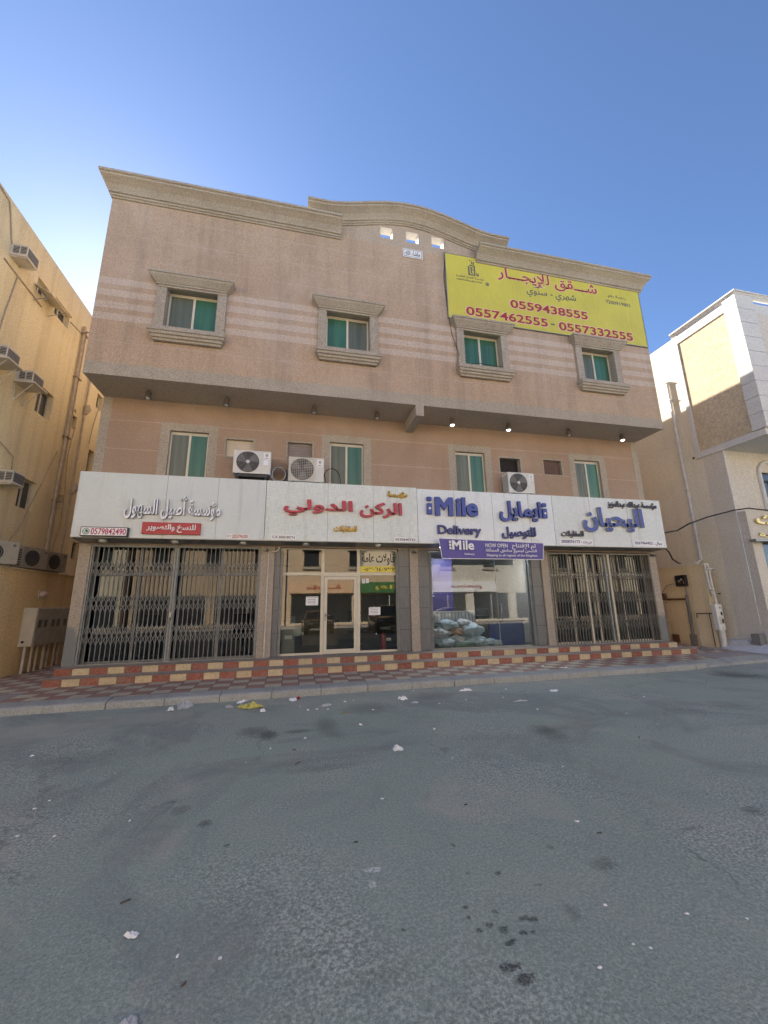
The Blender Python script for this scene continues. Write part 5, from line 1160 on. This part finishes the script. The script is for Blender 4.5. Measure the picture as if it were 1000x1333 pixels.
t = thing('gold_sign', 'raised golden Arabic letters on the stone fascia of the cream block', 'sign', (16.2, YP-.02, 4.0))
m = MB(); text_into(m, 'ان الحديث', 15.50, 19.6, 4.20, 4.66, YP-.02, .06, .035); text_into(m, 'للتجارة', 15.52, 17.2, 3.84, 4.0, YP-.02, .04, .03); part('lettering', m, 'gold_shine', t)
# terrace
m = MB(); m.add([(14.02, 9.7, .165), (14.3, 11.45, .165), (XQ+.01, 11.45, .36), (XQ+.01, 10.35, .36), (30, 10.35, .36), (30, 9.55, .165), (14.02, 9.7, 0), (14.3, 11.45, 0), (30, 9.55, 0)], [(0, 1, 2, 3), (0, 3, 4, 5), (0, 6, 7, 1), (0, 5, 8, 6)])
m.box(14.80, XQ-.002, 10.9, 12.4, .16, .42); m.quad((14.35, 10.9, .352), (XQ-.003, 10.9, .372), (XQ-.003, 13, .40), (14.35, 13, .38)) if False else None
struct('terrace', m, 'marble')
m = MB(); m.bbox(14.86, 15.12, 10.52, 10.78, .30, .66, .01); solo('planter_block', m, 'concrete_grey', 'square dark grey block standing on the white terrace by the wall', 'block')
# right boundary wall with its fittings
XW = 14.5
t = thing('boundary_wall', 'low ochre boundary wall in the right alley with rusty fittings', 'wall', (XW+.1, 14, 0))
m = MB(); m.box(XW, XW+.2, 11.62, 26, 0, 3.02); part('wall', m, 'alley_plaster', t)
m = MB(); m.box(XW-.03, XW+.22, 11.60, 26, 3.022, 3.07); part('coping', m, 'cream_plaster', t)
t = thing('junction_box', 'old black electric box with torn contents on the right boundary wall', 'electric box', (XW-.06, 12.5, 2.3))
m = MB(); rb = [(12.31, 12.36, 2.29, 2.70), (12.66, 12.71, 2.29, 2.70), (12.36, 12.66, 2.29, 2.33), (12.36, 12.66, 2.66, 2.70)]
for a, b, c, d in rb: m.box(XW-.13, XW-.002, a, b, c, d)
m.box(XW-.02, XW-.002, 12.36, 12.66, 2.33, 2.66); part('box', m, 'black_paint', t)
m = MB()
for k in range(5): m.bbox(XW-.10, XW-.03, 12.38+.05*k, 12.42+.05*k, 2.38+.06*(k % 3), 2.46+.06*(k % 3), .005, k % 2)
part('contacts', m, ['cabinet_grey', 'rust'], t)
m = MB(); m.tube([(XW-.04, 12.40, 2.28), (XW-.05, 12.41, 1.95), (XW-.04, 12.42, 1.9)], .018, 8, 1); m.tube([(XW-.05, 12.42, 1.95), (XW-.06, 12.43, .15)], .055, 10); m.bbox(XW-.13, XW-.0, 12.34, 12.52, .15, .55, .01)
solo('conduit_pipe', m, ['concrete_grey', 'steel_grey'], 'grey cement cased conduit dropping from the black electric box', 'pipe')
m = MB(); m.box(XW-.05, XW-.002, 12.45, 13.5, 1.78, 1.81); m.box(XW-.012, XW-.002, 12.45, 13.5, 1.78, 1.85); [m.disc((XW-.03, 12.5+k*.09, 1.812), (0, 0, 1), .012, 8) for k in range(11)]
solo('angle_iron', m, 'rust', 'rusty perforated angle iron fixed along the right boundary wall', 'bracket')
m = MB(); m.tube([(XW-.05, 13.42, .15), (XW-.05, 13.42, 1.68)], .05, 10); m.box(XW-.1, XW, 13.32, 13.52, 1.68, 1.74); m.box(XW-.11, XW, 13.33, 13.51, .95, .99)
solo('conduit_pipe', m, 'pipe_brown', 'brown pipe standing against the right boundary wall near the pier', 'pipe')
m = MB(); m.bbox(XW-.10, XW-.002, 13.3, 13.6, 1.80, 2.05, .01); m.tube([(XW-.04, 13.45, 2.05), (XW-.04, 13.2, 2.35), (XW-.03, 12.9, 2.4)], .008, 6); solo('switch_box', m, 'rust', 'small rusty switch box above the brown pipe on the right wall', 'electric box')
m = MB(); m.bbox(XW-.06, XW-.002, 13.03, 13.30, .2, .5, .01); [m.box(XW-.066, XW-.061, 13.05, 13.28, .24+k*.05, .26+k*.05) for k in range(5)]; solo('vent_grille', m, 'rust', 'dark rusty vent grille at the foot of the right boundary wall', 'grille')
m = MB(); m.tube([(XW-.04, 12.17, .15), (XW-.04, 12.17, 1.04)], .025, 8); solo('conduit_pipe', m, 'pipe_white', 'short cream pipe at the foot of the right boundary wall', 'pipe')
m = MB(); m.tube([(XW-.04, 12.17, 1.15), (XW-.04, 12.17, 1.29), (XW-.04, 11.70, 1.31), (XW-.04, 11.62, 1.31)], .016, 8); m.tube([(XW-.04, 11.70, 1.31), (XW-.04, 11.70, .2)], .012, 6)
solo('conduit_pipe', m, 'black_paint', 'dark bent pipe between the right boundary wall and the white meter column', 'pipe')
# white meter column at the wall's end
t = thing('meter_column', 'white electric meter column with pipes at the end of the right boundary wall', 'electric cabinet', (14.55, 11.5, .15))
m = MB(); m.tube([(14.60, 11.5, .15), (14.60, 11.5, .85)], .095, 14); part('post', m, 'pipe_white', t)
m = MB(); m.bbox(14.44, 14.72, 11.42, 11.58, .75, 1.62, .012); part('casing', m, 'white_plastic', t)
m = MB(); m.bbox(14.50, 14.66, 11.41, 11.418, .95, 1.2, .003); m.box(14.60, 14.68, 11.405, 11.409, .98, 1.12, 1); m.box(14.60, 14.67, 11.405, 11.409, 1.24, 1.36, 1); m.disc((14.62, 11.415, 1.50), (0, -1, 0), .03, 14, 1); part('meter_window', m, ['cabinet_grey', 'glass_dark'], t)
m = MB(); m.tube([(14.40, 11.5, 3.05), (14.42, 11.5, 2.95), (14.44, 11.5, 2.2), (14.50, 11.5, 2.05), (14.58, 11.5, 1.95), (14.60, 11.5, 1.6)], .042, 10); m.tube([(14.58, 11.52, 3.02), (14.60, 11.52, 2.2), (14.62, 11.5, 1.6)], .042, 10)
m.tube([(14.40, 11.46, 2.85), (14.74, 11.46, 2.85)], .035, 8); m.tube([(14.44, 11.46, 2.16), (14.52, 11.46, 2.12)], .055, 8); part('pipe', m, 'pipe_white', t)
m = MB(); m.tube([(14.70, 11.45, 1.98), (14.78, 11.42, 1.99)], .02, 8); part('tap', m, 'black_paint', t)
m = MB(); m.tube([(XQ-.07, 12.16, 10.75), (XQ-.07, 12.16, 3.25), (XQ-.35, 12.1, 3.15), (14.7, 12.0, 3.10)], .055, 10); [m.box(XQ-.14, XQ-.002, 12.08, 12.24, zz, zz+.03) for zz in (10.7, 9.9, 8.0, 6.0, 4.2)]; m.tube([(XQ-.07, 12.16, 10.7), (XQ-.07, 12.35, 10.82)], .06, 10)
solo('drain_pipe', m, 'pipe_white', 'white drain pipe down the side wall of the cream block', 'pipe')
m = MB(); m.disc((XQ-.004, 11.73, 7.2), (-1, 0, 0), .05, 14); solo('wall_hole', m, 'vent_dark', 'small round dark hole in the cream side wall beside the drain pipe', 'hole')
cable([(12.30, 11.0, 4.02), (12.9, 11.0, 4.12), (13.5, 11.05, 4.38), (14.2, 10.9, 4.62), (14.9, 10.5, 4.80), (15.3, 10.30, 4.84), (15.9, 10.28, 4.80), (18, 10.28, 4.78)], 'thick black cable strung from the rightmost sign to the cream block', .026, 'black_rubber')
cable([(12.22, 11.2, 3.50), (12.5, 11.2, 3.52), (12.62, 11.2, 3.40), (12.72, 11.2, 3.15), (12.95, 11.2, 3.02), (13.02, 11.2, 3.02)], 'short black cable end dangling under the rightmost sign', .026, 'black_rubber')
t = thing('condenser_unit', 'outdoor unit on a bracket behind the right end of the signs', 'air conditioner', (12.6, 12.6, 2.9))
m = MB(); m.bbox(12.32, 13.0, 12.4, 12.75, 3.12, 3.62, .015); part('casing', m, 'ac_white', t)
m = MB(); m.disc((12.62, 12.395, 3.36), (0, -1, 0), .2, 24, 0); part('fan_guard', m, 'ac_coil', t)
m = MB(); m.box(12.295, 13.02, 12.38, 12.77, 3.06, 3.115); m.tube([(12.30, 12.5, 2.75), (12.95, 12.5, 3.06)], .015, 6); part('bracket', m, 'steel_grey', t)

# ================================================================== LITTER ON THE ROAD
def crumple(x, y, sx, sy, h, seed, mat, name, label, cat, group=None, flat=0.0, z=None, rot=None):
    if mat in ('paper_white', 'bag_yellow', 'leaf_dry', 'print_red') and 'ball' not in name:
        r = random.Random(seed); off = Vector((r.random()*90, r.random()*90, r.random()*90)); n = 12 if max(sx, sy) > .05 else 6
        a = r.uniform(0, 6.28) if rot is None else rot; z0 = (road_z(x, y) if z is None else z)+.003; m = MB(); vs = []
        for jj in range(n+1):
            for ii in range(n+1):
                u, v = 2*ii/n-1, 2*jj/n-1; p = Vector((u, v, 0))
                rad = .80+.45*noise.noise(Vector((math.atan2(v, u)*.9, 0, 0))+off)      # ragged outline
                e = max(abs(u), abs(v)); q = p*(rad*(e/max(p.length, 1e-6)) if p.length > 0 else 1)
                f1 = abs(noise.noise(p*1.6+off)); f2 = abs(noise.noise(p*3.7+off*1.7))
                hh = h*(1.5*f1+1.0*f2)*(1-.75*e**4)+.15*h*abs(noise.noise(p*7+off))
                ca, sa = math.cos(a), math.sin(a); px, py = q.x*sx+.12*sx*noise.noise(p*2+off), q.y*sy+.12*sy*noise.noise(p*2.3-off)
                vs.append((x+px*ca-py*sa, y+px*sa+py*ca, z0+hh))
        m.add(vs, [(k*(n+1)+i_, k*(n+1)+i_+1, (k+1)*(n+1)+i_+1, (k+1)*(n+1)+i_) for k in range(n) for i_ in range(n)])
        return solo(name, m, mat, label, cat, loc=(x, y, z0), group=group)
    bm = bmesh.new(); bmesh.ops.create_icosphere(bm, subdivisions=3 if max(sx, sy) < .12 else 4, radius=1); r = random.Random(seed); off = Vector((r.random()*90, r.random()*90, r.random()*90))
    a = r.uniform(0, 6.28) if rot is None else rot; M = Matrix.Rotation(a, 3, 'Z')
    for v in bm.verts:
        p = v.co.copy(); n1 = noise.noise(p*1.2+off); n2 = abs(noise.noise(p*2.6+off*1.3)); n3 = abs(noise.noise(p*6+off))
        k = 1+.55*n1-.45*n2-.2*n3
        q = M @ Vector((p.x*k*sx, p.y*k*sy, 0)); zz = max(0.0, p.z)*(.45+.9*n2+.5*n3)*h + (n2*.15+n3*.1)*h
        v.co = Vector((q.x, q.y, zz))
    z0 = road_z(x, y) if z is None else z
    m = MB(); m.bm(bm, 0, Matrix.Translation((x, y, z0+.003)), False)
    return solo(name, m, mat, label, cat, loc=(x, y, z0+.003), group=group)
crumple(-.66, 8.22, 0.240, 0.152, 0.080, 11, 'bag_yellow', 'plastic_bag', 'crumpled yellow plastic bag on the road near the kerb, largest piece of litter', 'plastic bag', rot=-.2)
crumple(-.86, 8.72, 0.160, 0.072, 0.048, 12, 'paper_white', 'tissue', 'white crumpled tissue behind the yellow bag', 'paper')
crumple(-.43, 7.86, 0.080, 0.064, 0.056, 13, 'paper_white', 'tissue', 'white crumpled tissue in front of the yellow bag', 'paper')
crumple(-1.05, 8.36, 0.080, 0.040, 0.040, 14, 'bag_clear', 'plastic_scrap', 'pale plastic scrap at the left tip of the yellow bag', 'plastic scrap')
crumple(-1.86, 8.56, 0.168, 0.128, 0.112, 15, 'bag_clear', 'plastic_bag', 'clear grey plastic bag on the road below the grey gate', 'plastic bag')
crumple(-2.03, 8.38, 0.068, 0.064, 0.072, 16, 'paper_white', 'tissue', 'white paper ball tied in the clear grey bag', 'paper')
crumple(.10, 8.62, 0.136, 0.080, 0.048, 17, 'paper_white', 'wrapper', 'white and red food wrapper on the road right of the yellow bag', 'wrapper')
crumple(.20, 8.70, 0.064, 0.048, 0.056, 18, 'print_red', 'wrapper', 'small red wrapper lying on the white wrapper by the kerb', 'wrapper')
crumple(.67, 7.95, 0.128, 0.048, 0.040, 19, 'bag_clear', 'plastic_bottle', 'clear crushed plastic bottle among the paper scraps', 'bottle', rot=.3)
crumple(.98, 7.38, 0.120, 0.024, 0.010, 20, 'leaf_dry', 'dry_leaf', 'flat yellowish dry leaf on the road', 'leaf', rot=.1)
crumple(2.16, 8.0, 0.120, 0.080, 0.080, 21, 'paper_white', 'tissue', 'white crumpled paper with a tail on the road below the parcel shop pier', 'paper')
crumple(2.30, 7.72, 0.080, 0.040, 0.024, 22, 'bag_clear', 'plastic_scrap', 'greyish plastic scrap beside the tailed white paper', 'plastic scrap')
crumple(3.64, 8.42, 0.208, 0.064, 0.040, 23, 'paper_white', 'paper_strip', 'long white paper strip near the kerb below the parcel shop', 'paper', rot=.05)
crumple(5.33, 7.85, 0.160, 0.080, 0.024, 24, 'paper_white', 'paper_sheet', 'oval white paper farthest right on the road', 'paper', rot=.1)
crumple(1.38, 5.44, 0.100, 0.068, 0.040, 25, 'paper_white', 'paper_ball', 'torn white paper ball alone on the road nearer the camera', 'paper')
crumple(4.22, 7.28, 0.176, 0.032, 0.024, 26, 'bag_clear', 'plastic_strip', 'thin grey plastic strip on the road right of the long paper strip', 'plastic scrap', rot=0)
crumple(-.81, 2.97, .050, .030, .018, 27, 'paper_white', 'paper_scrap', 'white folded paper scrap in the left foreground of the road', 'paper', rot=-.4)
crumple(-.64, 2.42, .05, .04, .03, 28, 'bag_clear', 'plastic_scrap', 'grey plastic scrap at the bottom edge of the picture', 'plastic scrap')
crumple(6.83, 9.55, 0.192, 0.048, 0.016, 29, 'paper_white', 'paper_strip', 'flat white paper lying on the tiled pavement near the kerb', 'paper', z=.15, rot=0)
crumple(6.5, 9.95, 0.080, 0.040, 0.016, 30, 'paper_white', 'paper_scrap', 'small white scrap on the tiled pavement below the parcel shop', 'paper', z=.15)
crumple(12.6, 10.9, 0.160, 0.112, 0.064, 31, 'concrete_grey', 'rubble_lump', 'pale lump of rubble on the paving at the end of the steps', 'rubble', z=.15)
crumple(13.6, 11.35, 0.240, 0.128, 0.080, 32, 'concrete_grey', 'rubble_lump', 'larger lump of rubble at the foot of the right boundary wall', 'rubble', z=.15)
crumple(14.15, 11.25, 0.160, 0.112, 0.072, 33, 'kerb_stone', 'rubble_lump', 'broken stone lump beside the white meter column', 'rubble', z=.15)
SCR = [(.35, 7.73), (.50, 7.74), (.22, 8.05), (.69, 7.68), (1.05, 8.17), (1.23, 8.24), (1.45, 7.41), (2.72, 7.54), (2.59, 8.77), (3.24, 8.57), (4.48, 8.27), (4.07, 7.65), (3.31, 7.68), (4.17, 6.66), (2.10, 6.09), (-.46, 5.5), (-1.30, 4.36), (-1.81, 4.25), (-.52, 2.76), (-.30, 2.69), (2.33, 2.36), (2.63, 2.25), (1.85, 2.25), (1.92, 2.21), (1.57, 2.17), (1.92, 2.53), (5.40, 6.04), (5.36, 5.43), (1.93, 4.97), (2.71, 5.88), (-2.25, 4.83), (-2.21, 4.98), (-2.11, 4.33), (-1.86, 5.56), (.9, 4.2), (3.0, 4.4), (.25, 6.2), (1.1, 6.6), (-3.1, 6.4), (6.6, 6.9), (-.2, 5.9), (2.4, 3.4)]
for i, (x, y) in enumerate(SCR):
    s_ = (.014 if y < 3.4 else .022 if y < 6 else .034)*(.6+.7*random.random())
    crumple(x, y, s_, s_*.6, s_*.5, 60+i, 'paper_white', 'paper_scrap', 'tiny scrap of white paper lying on the grey asphalt', 'paper scrap', 'tiny paper scraps on the road')
rng = random.Random(5); GR = MB()
for i in range(900):      # grit and crumbs swept against the kerb and over the road
    x = rng.uniform(-6, 12); y = kerb_y(x)-abs(rng.gauss(0, .35))-.02 if rng.random() < .55 else rng.uniform(1.4, 8.4)
    s_ = rng.uniform(.006, .016)*(1 if y > 5 else .55); z = road_z(x, y); k = 0 if rng.random() < .3 else 1
    p = [Vector((x+s_*rng.uniform(-1, 1), y+s_*rng.uniform(-1, 1), z+s_*rng.uniform(.0, .9))) for _ in range(4)]
    GR.add(p, [(0, 1, 2), (0, 2, 3), (0, 3, 1), (1, 3, 2)], k)
solo('grit', GR, ['kerb_stone', 'concrete_grey'], kind='stuff', loc=(0, 0, 0))
for i, (x, y, l, a) in enumerate(((.14, 5.30, .19, .9), (.10, 5.75, .09, -.4), (-.95, 3.28, .10, .5), (.55, 3.55, .05, -.3), (1.62, 3.9, .06, .2), (-.45, 2.58, .05, 1.0), (4.6, 5.0, .1, 1.0), (2.45, 3.2, .06, -.6))):
    m = MB(); l *= .6; dx, dy = math.cos(a)*l/2, math.sin(a)*l/2; z = road_z(x, y)+.006
    m.tube([(x-dx, y-dy, z), (x+.01, y-.008, z+.008), (x+dx, y+dy, z)], [.004, .005, .003], 5)
    solo('twig', m, 'twig_brown', 'short dark twig lying on the grey asphalt', 'twig', group='dark twigs on the road')

# ================================================================== ACROSS THE STREET (seen in the shop windows, and throwing sunlight back)
def facing(x0, x1, yf, h, mat, label, floors, sign=None):
    t = thing('facing_house', label, 'building', ((x0+x1)/2, yf-5, 0))
    wins = []; 
    for fl in range(1, floors):
        n = max(2, int((x1-x0)/3.4)); zc = 4.2+(fl-1)*3.3
        for k in range(n):
            c = x0+(x1-x0)*(k+.5)/n; wins.append((c-.65, c+.65, zc+.9, zc+2.3))
    shops = []; n = max(1, int((x1-x0)/4.2))
    for k in range(n):
        a = x0+(x1-x0)*k/n+.35; b = x0+(x1-x0)*(k+1)/n-.35; shops.append((a, b, .25, 2.7))
    m = MB(); m.wall(x0, x1, 0, h, yf, .25, wins+shops, (), inward=-1)
    m.quad((x0, yf, 0), (x0, yf-10, 0), (x0, yf-10, h), (x0, yf, h)); m.quad((x1, yf, 0), (x1, yf-10, 0), (x1, yf-10, h), (x1, yf, h)); m.quad((x0, yf-10, 0), (x1, yf-10, 0), (x1, yf-10, h), (x0, yf-10, h)); m.quad((x0, yf, h-.4), (x1, yf, h-.4), (x1, yf-10, h-.4), (x0, yf-10, h-.4))
    m.box(x0-.1, x1+.1, yf+.001, yf+.35, h-.25, h+.02); part('wall', m, mat, t)
    for a, b, c, d in wins:
        m = MB(); m.box(a-.2, b+.2, yf+.001, yf+.22, d+.03, d+.3); m.box(a-.15, b+.15, yf+.001, yf+.18, c-.25, c-.03); w = part('window', m, 'granite_trim', t)
        m = MB(); m.box(a, b, yf-.2, yf-.18, c, d); part('pane', m, 'glass_house', w)
    for a, b, c, d in shops:
        m = MB(); rect_frame(m, a, b, c, d, yf-.2, .07); m.box((a+b)/2-.04, (a+b)/2+.04, yf-.2, yf-.14, c+.07, d-.07); w = part('shopfront', m, 'cream_aluminium', t)
        m = MB(); m.box(a+.07, b-.07, yf-.18, yf-.17, c+.07, d-.07); part('pane', m, 'glass_house', w)
    return t
YO = -12.4
facing(-34, -13, YO, 12.5, 'facing_house', 'yellowish three storey house across the street, seen mirrored in the leftmost shop', 3)
facing(-12.6, -.55, YO-.4, 12.8, 'facing_house_tan', 'tan three storey house across the street, mirrored above the glass door', 3)
facing(-.4, 11.6, YO, 12.4, 'facing_house_tan', 'tan three storey house across the street with red and green shop signs', 3)
facing(11.9, 25, YO+.3, 12.2, 'facing_house_white', 'white house across the street, mirrored in the parcel shop glass', 3)
facing(25.3, 46, YO, 12.6, 'facing_house', 'ochre house at the far end across the street', 3)
def street_sign(x0, x1, mat, ink, txt, label, y=YO):
    t = thing('street_sign', label, 'shop sign', ((x0+x1)/2, y+.2, 2.8))
    m = MB(); m.bbox(x0, x1, y+.02, y+.22, 2.8, 3.75, .02); part('panel', m, mat, t)
    m = MB(); text_into(m, txt, x0+(x1-x0)*.25, x1-(x1-x0)*.25, 3.05, 3.5, y+.222, .02, .03, facing='+y'); part('lettering', m, ink, t)
street_sign(-.2, 5.6, 'sign_beige', 'print_red', 'مؤسسة', 'beige shop sign with red writing across the street'); street_sign(5.8, 11.5, 'sign_green', 'strip_yellow', 'بقالة', 'green shop sign with yellow writing across the street')
street_sign(12.6, 19, 'print_white', 'print_red', 'مطعم', 'white shop sign with red writing across the street', YO+.3)
m = MB(); xs = [-40, 50]; m.quad((-45, YO+2.2, .13), (50, YO+2.2, .13), (50, YO-12, .13), (-45, YO-12, .13)); m.quad((-45, YO+2.2, -.02), (50, YO+2.2, -.02), (50, YO+2.2, .13), (-45, YO+2.2, .13)); struct('far_pavement', m, 'dusty_paving')
m = MB(); m.quad((-60, -60, -.03), (60, -60, -.03), (60, -12, -.03), (-60, -12, -.03)) if False else None
# parked cars behind the photographer
def car(x, y, rot, mat, label, suv=0):
    t = thing('parked_car', label, 'car', (x, y, 0)); M = Matrix.Translation((x, y, 0)) @ Matrix.Rotation(rot, 4, 'Z')
    hh = .22 if suv else 0
    # stations along the length: (pos, half width, bottom, belt height)
    st = [(2.3, .62, .42, .62), (2.22, .80, .28, .72), (1.9, .88, .22, .84), (1.0, .91, .20, .95), (.5, .92, .20, .98), (-1.0, .92, .20, 1.0), (-1.8, .90, .22, 1.0), (-2.2, .82, .30, .94), (-2.3, .70, .42, .80)]
    bm_ = MB(); rings = []
    for p, w, b, h in st:
        h += hh*.6; rings.append([(p, -w*.9, b), (p, -w, b+.18), (p, -w, h-.14), (p, -w*.93, h-.03), (p, -w*.6, h), (p, 0, h+.015), (p, w*.6, h), (p, w*.93, h-.03), (p, w, h-.14), (p, w, b+.18), (p, w*.9, b)])
    n = 11; vs = [M @ Vector((-q[1], q[0], q[2])) for r_ in rings for q in r_]
    bm_.add(vs, [(i*n+k, i*n+k+1, (i+1)*n+k+1, (i+1)*n+k) for i in range(len(st)-1) for k in range(n-1)], 0, True); bm_.add(vs[:n], [tuple(range(n))]); bm_.add(vs[-n:], [tuple(range(n))[::-1]]); part('body', bm_, mat, t)
    rf = 1.42+hh*1.3; b0 = .97+hh*.6
    cab = [(.95, .82, b0), (.15, .66, rf-.03), (-.1, .65, rf), (-1.1 if not suv else -1.7, .64, rf), (-1.85 if not suv else -2.15, .80, b0)]
    m = MB(); vs = []
    for p, w, z in cab: vs += [M @ Vector((-s_*w, p, z)) for s_ in (-1, 1)]
    m.add(vs, [(2*i, 2*i+1, 2*i+3, 2*i+2) for i in (1, 2)]); vs2 = vs
    m.add([vs2[0], vs2[2], vs2[4], vs2[6], vs2[8]], [(0, 1, 2, 3, 4)], 1); m.add([vs2[1], vs2[3], vs2[5], vs2[7], vs2[9]], [(4, 3, 2, 1, 0)], 1)
    m.add(vs, [(0, 1, 3, 2), (6, 7, 9, 8)], 1); part('cabin', m, [mat, 'glass_house'], t)
    m = MB()
    for i in (0, 1, 2, 3):
        for k in (0, 1): m.tube([vs[2*i+k], vs[2*i+2+k]], .03, 6)
    part('roof_pillar', m, mat, t)
    for px in (-1.42, 1.40):
        for s_ in (-1, 1):
            m = MB(); c = M @ Vector((s_*.78, px, .33)); ax = M.to_3x3() @ Vector((s_, 0, 0)); m.tube([c-ax*.1, c-ax*.09, c+ax*.13, c+ax*.14], [.28, .33, .33, .28], 24); w = part('wheel', m, 'tyre', t)
            m = MB(); m.disc(c+ax*.142, ax, .21, 20); [m.tube([c+ax*.145, c+ax*.15+(M.to_3x3() @ Vector((0, math.cos(a), math.sin(a))))*.2], .02, 6) for a in [k*1.2566 for k in range(5)]]; part('rim', m, 'rim_silver', w)
    for s_ in (-1, 1):
        m = MB(); m.bbox(s_*.62-.17, s_*.62+.17, 2.16, 2.27, .62+hh*.4, .76+hh*.4, .02, M=M); part('headlight', m, 'white_letter', t)
        m = MB(); m.bbox(s_*.72-.12, s_*.72+.12, -2.30, -2.22, .72+hh*.4, .86+hh*.4, .02, M=M); part('tail_light', m, 'print_red', t)
        m = MB(); m.bbox(s_*.98-.08, s_*.98+.08, .55, .68, b0+.0, b0+.14, .03, M=M); part('mirror', m, mat, t)
    m = MB(); m.bbox(-.5, .5, 2.2, 2.31, .45+hh*.4, .60+hh*.4, .02, M=M); part('grille', m, 'black_paint', t)
    m = MB(); m.bbox(-.26, .26, 2.305, 2.32, .38, .48, .005, M=M); part('number_plate', m, 'plate_white', t)
car(-2.4, -4.6, .03, 'car_grey', 'grey saloon parked behind the photographer, left of three'); car(1.7, -4.8, -.04, 'car_black', 'black saloon parked behind the photographer, middle of three'); car(6.3, -4.5, .05, 'car_black', 'black off-road car parked behind the photographer, right of three', 1)
car(12.5, -8.8, 1.57, 'car_white', 'white saloon parked lengthwise across the street')
